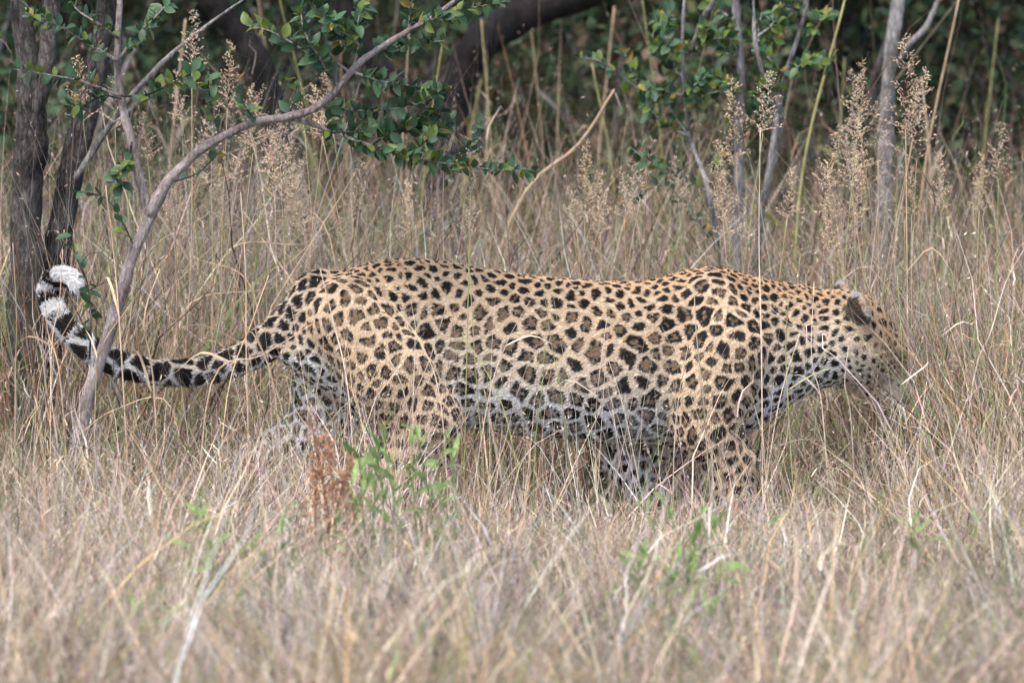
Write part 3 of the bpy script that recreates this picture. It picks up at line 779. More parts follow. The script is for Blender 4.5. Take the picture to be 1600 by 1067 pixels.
def grad(fn, p, e=0.004):
    g_ = np.stack([fn(p + R(e, 0, 0)) - fn(p - R(e, 0, 0)), fn(p + R(0, e, 0)) - fn(p - R(0, e, 0)), fn(p + R(0, 0, e)) - fn(p - R(0, 0, e))], -1)
    return g_ / (np.linalg.norm(g_, axis=-1)[..., None] + 1e-9)

def snoise(p, f, seed):
    r = np.random.default_rng(seed); v = np.zeros(len(p))
    for _ in range(7):
        k = r.normal(size=3) * f; v += np.sin(p @ k + r.uniform(0, 6.28))
    return v / 7 * 1.6

LV, LF = surface_nets()
# even out the net
nv = len(LV)
for _ in range(2):
    s_ = np.zeros_like(LV); c_ = np.zeros(nv)
    for a, b_ in ((0, 1), (1, 2), (2, 3), (3, 0)):
        np.add.at(s_, LF[:, a], LV[LF[:, b_]]); np.add.at(s_, LF[:, b_], LV[LF[:, a]])
        np.add.at(c_, LF[:, a], 1); np.add.at(c_, LF[:, b_], 1)
    LV = LV * 0.5 + 0.5 * s_ / c_[:, None]
LN = grad(body_sdf, LV)

def part_weights(p):
    tor, leg, tl, hd, er = groups(p)
    d = np.stack([tor, leg, tl, hd, er], -1)
    w = np.exp(-np.clip(d - d.min(-1, keepdims=True), 0, 1) / 0.008)
    return w / w.sum(-1, keepdims=True)

LW = part_weights(LV)
x_of = lambda px: (px - 800) / 784.0

def spot_spacing(p, w):
    x, z = p[:, 0], p[:, 2]
    flank = np.interp(x, [x_of(480), x_of(620), x_of(800), x_of(980), x_of(1150), x_of(1230), x_of(1330)], [.0215, .0235, .0305, .0295, .0222, .0195, .0158])
    top = smooth_interp(np.clip(x, TX[0], TX[-1]), TX, TT)
    near_top = np.clip((top - z) / 0.10, 0, 1)
    flank = flank * (0.62 + 0.38 * near_top)
    legs = np.interp(z, [0.0, 0.1, 0.25, 0.4], [.014, .020, .0255, .0265])
    head_u = (p - HC) @ hf
    head = np.interp(head_u, [-0.05, 0.02, 0.08, 0.14], [.0175, .0145, .011, .009])
    tail = np.interp(x, [x_of(80), x_of(200), x_of(350), x_of(480)], [.040, .034, .027, .028])
    ear = np.full(len(p), .03)
    return w[:, 0] * flank + w[:, 1] * legs + w[:, 2] * tail + w[:, 3] * head + w[:, 4] * ear

rs = np.random.default_rng(5)
SP = spot_spacing(LV, LW)
# scatter points on faces so that seeds do not sit on a grid
order = rs.permutation(nv)
SEED, SEED_R = np.zeros((0, 3)), np.zeros(0)
buck = {}
seeds, seeds_r = [], []
for i in order:
    p_, r_ = LV[i], SP[i]
    key = (int(p_[0] // 0.05), int(p_[1] // 0.05), int(p_[2] // 0.05)); ok = True
    for dx in (-1, 0, 1):
        for dy in (-1, 0, 1):
            for dz in (-1, 0, 1):
                for j in buck.get((key[0] + dx, key[1] + dy, key[2] + dz), ()):
                    q_ = seeds[j]
                    if (p_[0] - q_[0])**2 + (p_[1] - q_[1])**2 + (p_[2] - q_[2])**2 < (0.5 * (r_ + seeds_r[j]))**2:
                        ok = False; break
                if not ok: break
            if not ok: break
        if not ok: break
    if ok:
        buck.setdefault(key, []).append(len(seeds)); seeds.append(tuple(p_)); seeds_r.append(r_)
SEED = np.array(seeds); SEED_R = np.array(seeds_r); NS = len(SEED)
SEED_A = rs.uniform(0, 6.28, NS); SEED_K = rs.integers(2, 5, NS); SEED_S = rs.uniform(0, 1, NS); SEED_D = rs.uniform(0.0, 1.0, NS); SEED_J = rs.uniform(0.82, 1.24, NS)

def coat(p, nrm, w):
    """base coat and spots at surface points"""
    n = len(p); x, z = p[:, 0], p[:, 2]
    top = smooth_interp(np.clip(x, TX[0], TX[-1]), TX, TT); bot = smooth_interp(np.clip(x, TX[0], TX[-1]), TX, TB)
    v = np.clip((z - bot) / np.maximum(top - bot, 0.05), 0, 1)                     # 0 belly .. 1 spine
    ochre = R(0.60, 0.385, 0.205); tan = R(0.62, 0.475, 0.325); cream = R(0.68, 0.58, 0.465); white = R(0.78, 0.76, 0.75)
    def ramp(t, stops):
        t = t[:, None]; out = np.broadcast_to(stops[0][1], (n, 3)).copy()
        for (a, ca), (b_, cb) in zip(stops[:-1], stops[1:]):
            f = np.clip((t - a) / (b_ - a), 0, 1); f = f * f * (3 - 2 * f)
            out = np.where(t >= a, ca * (1 - f) + cb * f, out)
        return out
    vv = v + 0.07 * snoise(p, 14, 3)
    shoulder = np.exp(-((x - x_of(1130)) / 0.18)**2)
    body = ramp(vv + 0.10 * shoulder, [(0.0, white), (0.20, white), (0.42, cream), (0.80, tan), (1.10, ochre)])
    legs = ramp(np.clip(z / 0.42, 0, 1) + 0.05 * snoise(p, 14, 4), [(0.0, cream), (0.35, R(0.70, 0.53, 0.37)), (0.8, tan), (1.0, tan)])
    inner = ((p[:, 1] > 0) & (nrm[:, 1] < -0.1)).astype(float)                       # inner faces of the far legs
    inner = np.maximum(inner, ((p[:, 1] < 0) & (nrm[:, 1] > 0.2)))[:, None]
    legs = legs * (1 - inner) + white * inner
    rump = np.clip((x_of(480) - x) / 0.05, 0, 1) * np.clip((0.36 - z) / 0.05, 0, 1)
    body = body * (1 - rump[:, None]) + white * rump[:, None]
    tfrac = np.clip((x_of(420) - x) / (x_of(420) - x_of(80)), 0, 1)
    tail = ramp(tfrac * 0.6 - nrm[:, 2] * 0.3, [(-0.3, tan), (0.0, cream), (0.3, white * 0.85), (1.0, R(0.54, 0.54, 0.56))])
    hu_ = (p - HC) @ hf; hw_ = (p - HC) @ hu
    head = ramp(hw_ * 6 - np.clip(hu_ - 0.05, 0, 1) * 4, [(-0.60, cream), (-0.3, cream), (0.05, tan), (0.5, ochre * 0.4 + tan * 0.6)])
    ear = np.broadcast_to(R(0.36, 0.26, 0.18), (n, 3)).copy()
    base = w[:, 0:1] * body + w[:, 1:2] * legs + w[:, 2:3] * tail + w[:, 3:4] * head + w[:, 4:5] * ear
    # spots: cells of the seeds, drawn as broken rings or solid blots
    pw = p + 0.006 * np.stack([snoise(p, 48, 21), snoise(p, 55, 22), snoise(p, 55, 23)], -1) + 0.0025 * np.stack([snoise(p, 140, 31), snoise(p, 140, 32), snoise(p, 140, 33)], -1)
    n1 = np.full(n, 9.0); n2 = np.full(n, 9.0); k1 = np.zeros(n, int)
    o = np.argsort(x)
    so = np.argsort(SEED[:, 0]); sx = SEED[so, 0]
    for c in range(0, n, 3000):
        ids = o[c:c + 3000]
        lo, hi = np.searchsorted(sx, [x[ids].min() - 0.08, x[ids].max() + 0.08])
        ss = so[lo:hi]
        d = np.sqrt(np.maximum(((pw[ids, None, :] - SEED[None, ss, :])**2).sum(-1), 0)) / (SEED_R * SEED_J)[ss][None, :]
        a = np.argpartition(d, 1, axis=1)[:, :2]
        da = np.take_along_axis(d, a, 1); sw = da[:, 0] > da[:, 1]
        n1[ids] = da.min(1); n2[ids] = da.max(1); k1[ids] = ss[np.where(sw, a[:, 1], a[:, 0])]
    edge = n2 - n1
    off = pw - SEED[k1]
    t1 = R(1, 0, 0) - nrm * nrm[:, 0:1]; t1 /= np.linalg.norm(t1, axis=1)[:, None] + 1e-6
    t2 = np.cross(nrm, t1)
    phi = np.arctan2((off * t2).sum(1), (off * t1).sum(1))
    rr = SEED_R[k1]
    ros = np.clip((rr - 0.0222) / 0.005, 0, 1) * (SEED_S[k1] < 0.85) * (w[:, 2] < 0.4)                # large cells are rosettes
    gap = 0.24 + 0.08 * (1 - ros) + 0.16 * (SEED_D[k1] - 0.5)
    gap = gap + w[:, 3] * (0.20 + 0.25 * np.clip(((p - HC) @ hf - 0.06) / 0.05, 0, 1)) - w[:, 2] * 0.17
    lob = np.cos(SEED_K[k1] * (phi + SEED_A[k1]))
    inn = ros * (0.23 + 0.10 * lob + 0.10 * (SEED_S[k1] - 0.4))
    cover = np.clip((edge - gap) / 0.10, 0, 1)
    ring = np.where(ros > 0.3, np.clip((n1 - inn + 0.02) / 0.08, 0, 1), 1.0)
    brk = np.where(ros > 0.3, np.clip(0.5 + (0.80 - 0.9 * np.clip(-lob, 0, 1) * (SEED_D[k1] > 0.25)) * 2, 0, 1), 1.0)
    dark = cover * ring * brk
    core = cover * np.where(ros > 0.3, 1 - ring * brk, 0)
    base = base * (1 - core[:, None] * (1 - R(0.36, 0.30, 0.26)))
    # dark tail bands and the black backs of the ears
    tq = np.array([q_[0] for q_ in TAILQ])
    tp = np.argmin(((p[:, None, :] - tq[None, :, :])**2).sum(-1), 1) / len(TAILQ) if n < 20000 else None
    if tp is None:
        tp = np.zeros(n); tsel = np.where(w[:, 2] > 0.3)[0]
        if len(tsel): tp[tsel] = np.argmin(((p[tsel][:, None, :] - tq[None, :, :])**2).sum(-1), 1) / len(TAILQ)
    tz = tp + 0.012 * snoise(p, 60, 41) + np.random.default_rng(8).normal(0, 0.006, n)
    cc0 = P(98, 455, 0.0)                                     # centre of the curl: its inside is black
    inw = ((cc0 - p) * nrm).sum(1) / (np.linalg.norm(cc0 - p, axis=1) + 1e-6)
    band = ((tz > 0.56) & (tz < 0.615) & (nrm[:, 2] > -0.3)) | ((tz > 0.66) & (tz < 0.705)) | ((tz > 0.755) & (tz < 0.80)) | ((tz > 0.80) & (inw > 0.02))
    endz = (tz > 0.55) & (w[:, 2] > 0.5)
    dark = np.where(endz, band * 1.0, dark)
    back = np.zeros(n); rim = np.zeros(n)
    for c, ax, b_, tip, nv_ in EARS:
        q_ = (p - c) @ ax.T
        near = (np.linalg.norm(p - c, axis=1) < 0.045)
        front = q_[:, 0] * np.sign(ax[0][0])                     # along the ear's width, towards the face
        back = np.where(near & (q_[:, 1] > -0.003) & (q_[:, 2] < 0.027) & (front < 0.017 - 0.3 * q_[:, 2]) & (q_[:, 2] > -0.030), 1, back)
        rim = np.where(near & (q_[:, 2] > 0.029), 1, rim)
        tuft = near & (front > 0.014 - 0.3 * q_[:, 2]) & (q_[:, 2] < 0.006)
        base = np.where((tuft & (w[:, 4] > 0.3))[:, None], R(0.40, 0.33, 0.27), base)
    earw = w[:, 4] > 0.5
    dark = np.where(earw, back * (0.90 + 0.1 * snoise(p, 120, 77)), dark)
    base = np.where((earw & (rim > 0))[:, None], R(0.30, 0.29, 0.28), base)
    # eyes' dark line, nose, lips
    for s_ in (-1, 1):
        e_ = hp(0.082, 0.040 * s_, 0.036); dark = np.maximum(dark, np.clip(1.6 - np.linalg.norm(p - e_, axis=1) / 0.008, 0, 1))
        a_ = hp(0.150, 0.020 * s_, -0.020); dark = np.maximum(dark, 0.8 * np.clip(1.4 - np.linalg.norm(p - a_, axis=1) / 0.010, 0, 1))
    nose = np.clip(1.5 - np.linalg.norm(p - hp(0.172, 0, 0.004), axis=1) / 0.013, 0, 1)[:, None]
    base = base * (1 - nose) + R(0.30, 0.13, 0.11) * nose
    dk = R(0.012, 0.0095, 0.0085)[None] * (0.7 + 1.2 * SEED_S[k1])[:, None]
    return base * (1 - dark[:, None]) + dk * dark[:, None]

mf, N, L = mat('leopard_coat')
b = N['Principled BSDF']; b.inputs['Roughness'].default_value = 0.7; b.inputs['Specular IOR Level'].default_value = 0.2
a = N.new('ShaderNodeAttribute'); a.attribute_name = 'Col'
nz = N.new('ShaderNodeTexNoise'); nz.inputs['Scale'].default_value = 400; nz.inputs['Detail'].default_value = 3
tc = N.new('ShaderNodeTexCoord'); L.new(tc.outputs['Object'], nz.inputs['Vector'])
mr = N.new('ShaderNodeMapRange'); mr.inputs[3].default_value = 0.75; mr.inputs[4].default_value = 1.15; L.new(nz.outputs['Fac'], mr.inputs[0])
sc_ = N.new('ShaderNodeVectorMath'); sc_.operation = 'SCALE'; L.new(a.outputs['Color'], sc_.inputs[0]); L.new(mr.outputs[0], sc_.inputs['Scale'])
L.new(sc_.outputs[0], b.inputs['Base Color'])
bp = N.new('ShaderNodeBump'); bp.inputs['Strength'].default_value = 0.3; bp.inputs['Distance'].default_value = 0.002
L.new(nz.outputs['Fac'], bp.inputs['Height']); L.new(bp.outputs[0], b.inputs['Normal'])

leo = thing('leopard', P(800, 850) * R(1, 1, 0), 'spotted leopard walking through dry grass with lowered head and curled tail', 'leopard')
LO = np.array(leo.location)
body = link('body', new_mesh('body', LV - LO, LF, [mf], True, coat(LV, LN, LW)), leo)

# fur: short strands laid back along the body
NF = 420000
tri_a = LV[LF[:, 0]]; ar = 0.5 * np.linalg.norm(np.cross(LV[LF[:, 2]] - tri_a, LV[LF[:, 3]] - LV[LF[:, 1]]), axis=1)
fi = rs.choice(len(LF), NF, p=ar / ar.sum())
u = rs.uniform(size=(NF, 1)); v = rs.uniform(size=(NF, 1))
c4 = [LV[LF[fi, k_]] for k_ in range(4)]
root = (c4[0] * (1 - u) + c4[1] * u) * (1 - v) + (c4[3] * (1 - u) + c4[2] * u) * v
nrm = LN[LF[fi, 0]] * (1 - u) * (1 - v) + LN[LF[fi, 1]] * u * (1 - v) + LN[LF[fi, 2]] * u * v + LN[LF[fi, 3]] * (1 - u) * v
nrm /= np.linalg.norm(nrm, axis=1)[:, None] + 1e-9
fw = LW[LF[fi, 0]]
fcol = coat(root, nrm, fw)
flow = np.tile(R(-0.85, 0, -0.35), (NF, 1))
flow = flow * (1 - fw[:, 1:2]) + R(-0.25, 0, -0.95) * fw[:, 1:2]
flow = flow * (1 - fw[:, 3:4]) + (-hf - 0.3 * hu) * fw[:, 3:4]
tq = np.array([q_[0] for q_ in TAILQ]); tg = np.gradient(tq, axis=0); tg /= np.linalg.norm(tg, axis=1)[:, None]
tsel = np.where(fw[:, 2] > 0.3)[0]
flow[tsel] = tg[np.argmin(((root[tsel][:, None, :] - tq[None])**2).sum(-1), 1)]
flow -= nrm * (flow * nrm).sum(1)[:, None]; flow /= np.linalg.norm(flow, axis=1)[:, None] + 1e-6
bl = np.interp(root[:, 2], [0.0, 0.16, 0.28, 0.6], [0.008, 0.015, 0.0075, 0.007])
ln = (fw[:, 0] * bl + fw[:, 1] * 0.0065 + fw[:, 2] * 0.010 + fw[:, 3] * 0.007 + fw[:, 4] * 0.0035) * rs.uniform(0.6, 1.3, NF)
side = np.cross(nrm, flow)
d0 = flow * 0.75 + nrm * rs.uniform(0.30, 0.70, (NF, 1)) + side * rs.normal(0, 0.16, (NF, 1)) + rs.normal(0, 0.06, (NF, 3))
p1 = root + d0 * (ln * 0.5)[:, None]
p2 = p1 + (d0 - nrm * 0.30 + rs.normal(0, 0.08, (NF, 3))) * (ln * 0.5)[:, None]
pts = np.stack([root - nrm * 0.001, p1, p2], 1) - LO
hc = bpy.data.hair_curves.new('fur')
hc.add_curves([3] * NF)
hc.attributes['position'].data.foreach_set('vector', pts.astype(np.float32).ravel())
ra = hc.attributes.new('radius', 'FLOAT', 'POINT')
ra.data.foreach_set('value', np.tile(np.array([0.0007, 0.00055, 0.00018], np.float32), NF))
ca = hc.attributes.new('Col', 'FLOAT_COLOR', 'CURVE')
cc = np.ones((NF, 4), np.float32); cc[:, :3] = np.clip(fcol * rs.uniform(0.82, 1.18, (NF, 1)), 0, 0.9)
ca.data.foreach_set('color', cc.ravel())
mh, N, L = mat('leopard_fur')
b = N['Principled BSDF']; b.inputs['Roughness'].default_value = 0.6; b.inputs['Specular IOR Level'].default_value = 0.25
a = N.new('ShaderNodeAttribute'); a.attribute_name = 'Col'; L.new(a.outputs['Color'], b.inputs['Base Color'])
hc.materials.append(mh)
fur = link('fur', hc, leo, 'stuff')

# eyes and whiskers
def ball(c, r_, n=10):
    V, F = [], []
    for i in range(n + 1):
        th = math.pi * i / n
        for j in range(2 * n):
            ph = math.pi * j / n
            V.append((c[0] + r_ * math.sin(th) * math.cos(ph), c[1] + r_ * math.sin(th) * math.sin(ph), c[2] + r_ * math.cos(th)))
    for i in range(n):
        for j in range(2 * n):
            k_ = (j + 1) % (2 * n)
            F.append([i * 2 * n + j, (i + 1) * 2 * n + j, (i + 1) * 2 * n + k_, i * 2 * n + k_])
    return V, F
me_, N, L = mat('eye'); b = N['Principled BSDF']; b.inputs['Base Color'].default_value = (0.20, 0.15, 0.04, 1); b.inputs['Roughness'].default_value = 0.08
for s_ in (-1, 1):
    V, F = ball(hp(0.084, 0.036 * s_, 0.034) - LO, 0.0105)
    link('eye', new_mesh('eye', V, F, [me_], True), leo)
mwh, N, L = mat('whisker'); b = N['Principled BSDF']; b.inputs['Base Color'].default_value = (0.8, 0.78, 0.75, 1); b.inputs['Roughness'].default_value = 0.4
for s_ in (-1, 1):
    for i in range(9):
        a_ = hp(0.142 + 0.012 * rs.normal() * 0.5, 0.032 * s_, -0.010 + 0.008 * (i % 3 - 1))
        dr = hs * s_ * rs.uniform(0.6, 1.0) + hf * rs.uniform(-0.4, 0.5) - hu * rs.uniform(0.2, 0.7)
        pth = catmull([a_ - LO, a_ + dr * 0.04 - LO, a_ + dr * 0.085 + R(0, 0, -0.012) - LO], 8)
        V, F = tube(pth, np.linspace(0.0006, 0.0002, 8), 5)
        link('whisker', new_mesh('whisker', V, F, [mwh], True), leo)

# ------------------------------------------------------------------ single grass stalks and weeds
def panicle_mesh(seed, dens=1.0, wide=0.34, col=(0.62, 0.47, 0.33)):
    """loose seed head, 1 unit long along +Z"""
    r = np.random.default_rng(seed); V, F, C = [], [], []
    def strip(a, b_, w, c):
        d = b_ - a; u = np.cross(d, r.normal(size=3)); u = u / (np.linalg.norm(u) + 1e-9) * w
        k = len(V); V.extend([a - u, a + u, b_ + u * 0.5, b_ - u * 0.5]); F.append([k, k + 1, k + 2, k + 3]); C.extend([c] * 4)
    col = np.array(col)
    for t in np.linspace(0, 0.96, int(16 * dens)):
        ax = R(0.02 * math.sin(5 * t), 0.02 * math.cos(4 * t), t)
        for _ in range(r.integers(2, 4)):
            az = r.uniform(0, 6.28); Lb = (wide * (1 - t)**0.7 + 0.05) * r.uniform(0.5, 1.1)
            d = R(math.cos(az) * 0.8, math.sin(az) * 0.8, r.uniform(0.4, 0.9)); d /= np.linalg.norm(d)
            e = ax + d * Lb + R(0, 0, -0.15 * Lb)
            strip(ax, e, 0.004, col * 0.75)
            for f in np.linspace(0.3, 1.0, max(3, int(Lb * 26 * dens))):
                c = ax * (1 - f) + e * f + r.normal(0, 0.018, 3)
                d2 = d + r.normal(0, 0.5, 3); d2 /= np.linalg.norm(d2)
                s_ = r.uniform(0.016, 0.030); u = np.cross(d2, r.normal(size=3)); u = u / (np.linalg.norm(u) + 1e-9)
                w_ = np.cross(d2, u); k = len(V)
                cc_ = col * r.uniform(0.7, 1.3)
                V.extend([c - d2 * s_, c + u * s_ * 0.35, c - u * s_ * 0.2 + w_ * s_ * 0.3, c - u * s_ * 0.2 - w_ * s_ * 0.3, c + d2 * s_]); C.extend([cc_] * 5)
                for x_, y_ in ((1, 2), (2, 3), (3, 1)): F.append([k, k + x_, k + y_]); F.append([k + 4, k + y_, k + x_])
    return new_mesh('seed_head', np.array(V), F, [M_STRAW], False, np.clip(np.array(C), 0, 0.9))

HEADS = [panicle_mesh(1), panicle_mesh(2, 1.2, 0.28, (0.66, 0.50, 0.35)), panicle_mesh(3, 0.9, 0.42, (0.56, 0.43, 0.33)), panicle_mesh(4, 1.3, 0.22, (0.60, 0.46, 0.30)), panicle_mesh(5, 0.65, 0.5, (0.60, 0.48, 0.36)), panicle_mesh(6, 1.0, 0.38, (0.62, 0.49, 0.36)), panicle_mesh(7, 0.55, 0.3, (0.50, 0.40, 0.32))]

def stalk(pts, r0, head, head_len, label, group, colr, leaves_n=1, seed=0):
    r = np.random.default_rng(seed)
    pts = [np.asarray(q, float) for q in pts]
    base = np.array([pts[0][0], pts[0][1], 0.0])
    t = thing('grass_stalk', base, label, 'grass stalk', group)
    q = catmull(pts, 16)
    V, F = tube(q - base, np.linspace(r0, r0 * 0.45, 16), 5)
    colv = np.clip(np.tile(colr, (len(V), 1)) * r.uniform(0.9, 1.1), 0, 0.9)
    link('stem', new_mesh('stem', V, F, [M_STRAW], True, colv), t)
    if head is not None:
        o = link('seed_head', head, t)
        d = Vector(q[-1] - q[-3]).normalized()
        o.matrix_local = Matrix.Translation(Vector(q[-1] - base)) @ d.to_track_quat('Z', 'Y').to_matrix().to_4x4() @ Matrix.Rotation(r.uniform(0, 6.28), 4, 'Z') @ Matrix.Diagonal((head_len,) * 3 + (1,))
    for _ in range(leaves_n):
        i = int(r.uniform(4, 11)); a_ = q[i] - base
        d = R(r.normal(), r.normal() * 0.5, r.uniform(0.3, 1.0)); d /= np.linalg.norm(d); Ln = r.uniform(0.08, 0.2)
        pth = catmull([a_, a_ + d * Ln * 0.5, a_ + d * Ln + R(0, 0, -Ln * r.uniform(0.1, 0.7))], 7)
        w = np.cross(d, r.normal(size=3)); w = w / np.linalg.norm(w) * r0 * 1.3
        tt = np.array([0.6, 1, 1, .9, .7, .4, .05])[:, None]
        VV = np.vstack([pth - w * tt, pth + w * tt]); FF = [[k_, k_ + 1, k_ + 8, k_ + 7] for k_ in range(6)]
        link('blade', new_mesh('blade', VV, FF, [M_STRAW], True, np.tile(colr, (14, 1))), t)
    return t

rk = np.random.default_rng(77)
def gpx(px, y): return R((px - 800) / FPX * (y + 16), y, -0.01)
G_FRONT, L_FRONT = 'bare pale stalks in front of the leopard', 'thin bare pale grass stalk standing in front of the leopard'
front = [  # base px, y, via points to the tip
 (765, -0.35, [(752, 690), (742, 560), (732, 400), (724, 318)]), (1195, -0.30, [(1190, 560), (1186, 380), (1188, 200)]), (668, -0.30, [(652, 730), (630, 610), (600, 545)]),
 (1305, -0.35, [(1285, 640), (1268, 560), (1272, 440)]), (1412, -0.25, [(1408, 640), (1410, 560), (1402, 430)]), (1030, -0.4, [(1000, 760), (975, 640), (950, 560)]),
 (1060, -0.4, [(1052, 760), (1058, 640), (1075, 540)]), (1015, -0.3, [(985, 800), (965, 690), (955, 620)]), (905, -0.4, [(880, 640), (862, 540), (850, 452)]),
 (560, -0.4, [(545, 620), (520, 500), (500, 420)]), (720, -0.5, [(760, 640), (790, 540), (828, 470)]), (1120, -0.35, [(1100, 640), (1088, 520), (1084, 440)]),
 (1250, -0.4, [(1232, 640), (1228, 540), (1232, 470)]), (600, -0.35, [(640, 650), (672, 560), (700, 470)]), (490, -0.4, [(492, 640), (505, 560), (500, 470)]),
 (1345, -0.4, [(1330, 660), (1320, 600), (1326, 540)]), (830, -0.45, [(800, 690), (770, 600), (722, 520)]), (1180, -0.4, [(1205, 700), (1222, 610), (1250, 520)]),
 (940, -0.3, [(930, 700), (935, 600), (948, 500)]), (705, -0.4, [(690, 640), (660, 540), (610, 470)]), (585, -0.3, [(530, 680), (480, 610), (440, 585)]),
]
for i, (bx, y, via) in enumerate(front):
    stalk([gpx(bx, y)] + [P(a_, b_, y + rk.normal() * 0.02) for a_, b_ in via], rk.uniform(0.0011, 0.0019), None, 0, L_FRONT, G_FRONT, PALE * rk.uniform(0.75, 1.0) if i % 4 else OLIVE * 1.3, rk.integers(0, 2), 300 + i)
G_TAIL, L_TAIL = 'straw stalks rising before the tail', 'straw coloured grass stalk rising before the curled tail'
tails = [(205, -0.3, [(190, 560), (180, 420), (165, 290)]), (300, -0.35, [(330, 600), (410, 555), (490, 505)]), (390, -0.3, [(385, 560), (384, 430), (376, 300)]), (250, -0.4, [(240, 600), (225, 500), (250, 420)]),
         (75, -0.3, [(80, 560), (92, 480), (98, 390)]), (45, -0.3, [(60, 600), (100, 520), (130, 470)]), (110, -0.4, [(95, 600), (75, 520), (70, 450)]), (330, -0.4, [(355, 620), (395, 500), (420, 430)]),
         (450, -0.4, [(430, 620), (400, 520), (395, 440)]), (20, -0.3, [(24, 600), (26, 500), (20, 380)]), (290, -0.3, [(270, 640), (180, 640), (110, 690)]), (140, -0.3, [(150, 600), (160, 540), (200, 480)])]
for i, (bx, y, via) in enumerate(tails):
    stalk([gpx(bx, y)] + [P(a_, b_, y + rk.normal() * 0.02) for a_, b_ in via], rk.uniform(0.0012, 0.0021), None, 0, L_TAIL, G_TAIL, STRAW * rk.uniform(0.85, 1.2), rk.integers(0, 2), 340 + i)
G_SEED, L_SEED = 'seed-head stalks behind the leopard', 'tall grass stalk topped by a feathery beige seed head behind the leopard'
heads = [(130, 85, 190, .2), (300, 15, 110, .3), (355, 65, 170, .35), (285, 110, 190, .4), (330, 120, 230, .25), (395, 130, 240, .3), (420, 185, 270, .3), (370, 200, 290, .35), (445, 235, 320, .4), (520, 95, 200, .3), (505, 130, 220, .4), (475, 275, 350, .4),
         (735, 205, 300, -0.2), (735, 300, 370, .2), (560, 250, 330, .5), (1192, 110, 210, .5), (1150, 120, 260, .6), (1415, 55, 200, .3), (1400, 150, 280, .4), (1432, 130, 250, .5), (1372, 160, 250, .6), (1290, 205, 300, .5), (1330, 200, 300, .5), (1345, 250, 340, .4),
         (1300, 260, 350, .3), (1000, 215, 310, .5), (975, 260, 340, .6), (1062, 245, 330, .5), (1130, 250, 330, .4), (900, 290, 360, .5), (640, 280, 360, .5), (1230, 260, 340, .5), (230, 230, 320, .5), (180, 110, 200, .35), (480, 330, 400, .35), (540, 300, 380, .35),
         (1560, 190, 280, .4), (1530, 240, 330, .5), (1470, 240, 330, .5), (860, 330, 400, .35), (310, 190, 290, .5), (270, 260, 350, .35), (430, 290, 370, .3), (350, 280, 360, .3), (400, 330, 400, .3), (1320, 310, 390, .3), (1250, 330, 400, .25), (1170, 300, 380, .4)]
for cx0, cx1, cy0, cy1, cn in ((230, 530, 110, 300, 16), (1270, 1460, 90, 300, 12), (900, 1150, 210, 320, 6)):
    for _ in range(cn):
        a_ = rk.uniform(cy0, cy1); heads.append((rk.uniform(cx0, cx1), a_, a_ + rk.uniform(70, 115), rk.uniform(0.25, 0.8)))
for i, (hx, h0, h1, y) in enumerate(heads):
    lean = rk.normal() * 45
    top = P(hx, h1, y); hl = (h1 - h0) / FPX * (16 + y)
    b0 = gpx(hx + lean, y); mid = b0 * 0.45 + top * 0.55 + R(rk.normal() * 0.015, 0, 0)
    if y < 0: lab, grp = 'grass stalk with a beige seed head overlapping the dark leafy twig', None
    else:
        look = 'loose airy' if (i * 5) % 7 in (2, 4, 5) else ('narrow half shed' if (i * 5) % 7 == 6 else 'dense feathery')
        spot = 'beside the forked sapling' if hx < 600 else ('behind the back of the leopard' if hx < 1100 else 'near the slender pale grey stems')
        lab, grp = 'grass stalk with a %s beige seed head %s' % (look, spot), '%s seed heads %s' % (look, spot)
    stalk([b0, mid, top], rk.uniform(0.0010, 0.0017), HEADS[(i * 5) % 7], hl, lab, grp, (STRAW if i % 3 else OLIVE * 1.3) * rk.uniform(0.8, 1.05), rk.integers(0, 2), 400 + i)
G_TALL, L_TALL = 'tall blurred reeds in the thicket', 'tall olive and straw reed stem standing in the thicket shade'
reeds = [(418, 440, 400, 0), (470, 500, 430, 0), (830, 850, 826, 30), (760, 770, 752, 60), (880, 870, 878, 20), (640, 660, 700, 40), (560, 545, 530, 90), (1330, 1310, 1320, 120), (1420, 1440, 1500, 20), (1500, 1530, 1560, 60), (600, 625, 640, 60), (690, 720, 760, 110),
         (905, 930, 960, 40), (1050, 1040, 1000, 0), (250, 262, 290, 60), (1240, 1250, 1320, 30), (1460, 1455, 1440, 150), (980, 960, 925, 130)]
for i, (bx, mx, tx, ty) in enumerate(reeds):
    y = rk.uniform(1.8, 4.2)
    stalk([gpx(bx, y), P(mx, 300, y), P(tx, ty - 30, y)], rk.uniform(0.003, 0.0055), None, 0, L_TALL, G_TALL, (R(0.36, 0.33, 0.14) if i % 2 else STRAW * 0.85), 2, 500 + i)
# fallen, bent stalks beyond the tail and by the shoulder
G_BENT, L_BENT = 'leaning straws in the grass behind the tail', 'leaning dry straw lodged in the grass behind the tail'
for i, (a_, b_, y) in enumerate([((210, 440), (330, 330), .5), ((400, 470), (300, 400), .4), ((340, 420), (480, 380), .5), ((240, 360), (330, 470), .6), ((470, 460), (380, 330), .5), ((360, 330), (500, 440), .7), ((280, 500), (420, 450), .4), ((520, 390), (420, 300), .6)]):
    A, B = P(*a_, y), P(*b_, y + 0.1)
    lo, hi = (A, B) if A[2] < B[2] else (B, A)
    d = (hi - lo); g0 = lo - d * (lo[2] / max(d[2], 0.03)) if d[2] > 0.06 else lo * R(1, 1, 0)
    if np.linalg.norm(g0 - lo) > 0.8: g0 = lo * R(1, 1, 0)
    stalk([g0, lo, hi], 0.0022, None, 0, L_BENT, G_BENT, STRAW * rk.uniform(0.8, 1.1), 0, 560 + i)
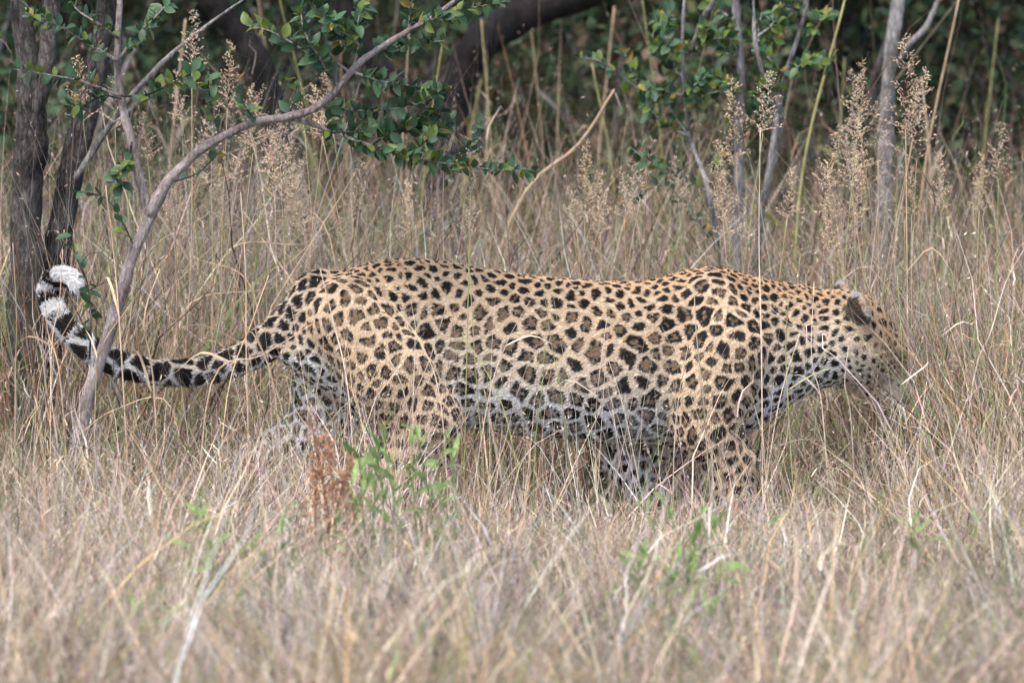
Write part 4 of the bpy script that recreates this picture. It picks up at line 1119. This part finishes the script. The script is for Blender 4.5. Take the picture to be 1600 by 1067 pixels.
lg = stalk([gpx(690, 1.6), P(800, 340, 1.6), P(905, 225, 1.6), P(960, 140, 1.6)], 0.006, None, 0, 'thick slanting straw cane behind the back of the leopard', None, STRAW * 0.8, 0, 580)
dr = stalk([gpx(1490, -0.4), P(1520, 600, -0.4), P(1548, 520, -0.4), P(1572, 440, -0.35), P(1600, 390, -0.35)], 0.002, HEADS[3], 0.08, 'arching yellow stalk beyond the face of the leopard', None, PALE, 1, 581)

# green broad-leaved weeds
WL = [leaf_mesh('leaf', M_WEED, 11, 0.050, 0.22), leaf_mesh('leaf', M_WEED, 12, 0.040, 0.28), leaf_mesh('leaf', M_WEED, 13, 0.058, 0.18)]
def weed(px, y, h, n, spread, label, seed, nst=3, scale=1.0):
    r = np.random.default_rng(seed); base = gpx(px, y) * R(1, 1, 0)
    t = thing('green_weed', base, label, 'weed')
    out = []
    for k_ in range(nst):
        tip = base + R(r.normal() * spread, r.normal() * spread, h * r.uniform(0.75, 1.0))
        mid = base * 0.5 + tip * 0.5 + R(r.normal() * spread * 0.3, 0, 0)
        q = catmull([base + R(r.normal() * .01, r.normal() * .01, -0.01), mid, tip], 12)
        V, F = tube(q - base, np.linspace(0.0028, 0.001, 12), 6)
        link('stem', new_mesh('stem', V, F, [M_WEED], True), t)
        leafy_twig(t, q, r, h * 0.75 * nst / (n * 2.0), WL, out, 0, scale * 0.78, 0.25, 0.45)
    put_leaves(t, out, 300)
for i, (px, py, y, n, sp, lab, nst, sc2) in enumerate(WEEDS):
    top = P(px, py, y)
    weed(px, y, max(top[2], 0.08), n, sp * (1.7 if n > 25 else 1.2), lab, 700 + i, nst + (3 if n > 25 else 0), sc2)
# rust-red dried weed
rb = gpx(520, -1.7) * R(1, 1, 0)
rust = thing('rust_weed', rb, 'dried rust red weed with crumbly seed spikes in front of the hind leg', 'weed')
rr_ = np.random.default_rng(9)
for px, py in ((482, 640), (512, 668), (552, 705), (496, 715), (535, 735)):
    tip = P(px, py, -1.7 + rr_.normal() * 0.03)
    q = catmull([rb + R(rr_.normal() * .01, rr_.normal() * .01, -0.01), rb * 0.4 + tip * 0.6 + R(rr_.normal() * .02, 0, 0), tip], 14)
    V, F = tube(q - rb, np.linspace(0.003, 0.0012, 14), 6)
    st = link('stem', new_mesh('stem', V, F, [M_RUST], True), rust)
    n = 260
    f = rr_.uniform(0.45, 1, n); i = np.minimum((f * 13).astype(int), 12)
    c = q[i] + rr_.normal(0, 1, (n, 3)) * (0.034 * (1.15 - f))[:, None] - rb
    d = rr_.normal(size=(n, 3)); d /= np.linalg.norm(d, axis=1)[:, None]; u = np.cross(d, rr_.normal(size=(n, 3))); u /= np.linalg.norm(u, axis=1)[:, None]
    s_ = rr_.uniform(0.0025, 0.005, (n, 1))
    V = np.stack([c - d * s_, c + u * s_ * .6, c + d * s_, c - u * s_ * .6], 1).reshape(-1, 3)
    link('seed_spike', new_mesh('seed_spike', V, np.arange(n * 4).reshape(n, 4), [M_RUST]), rust, 'stuff')
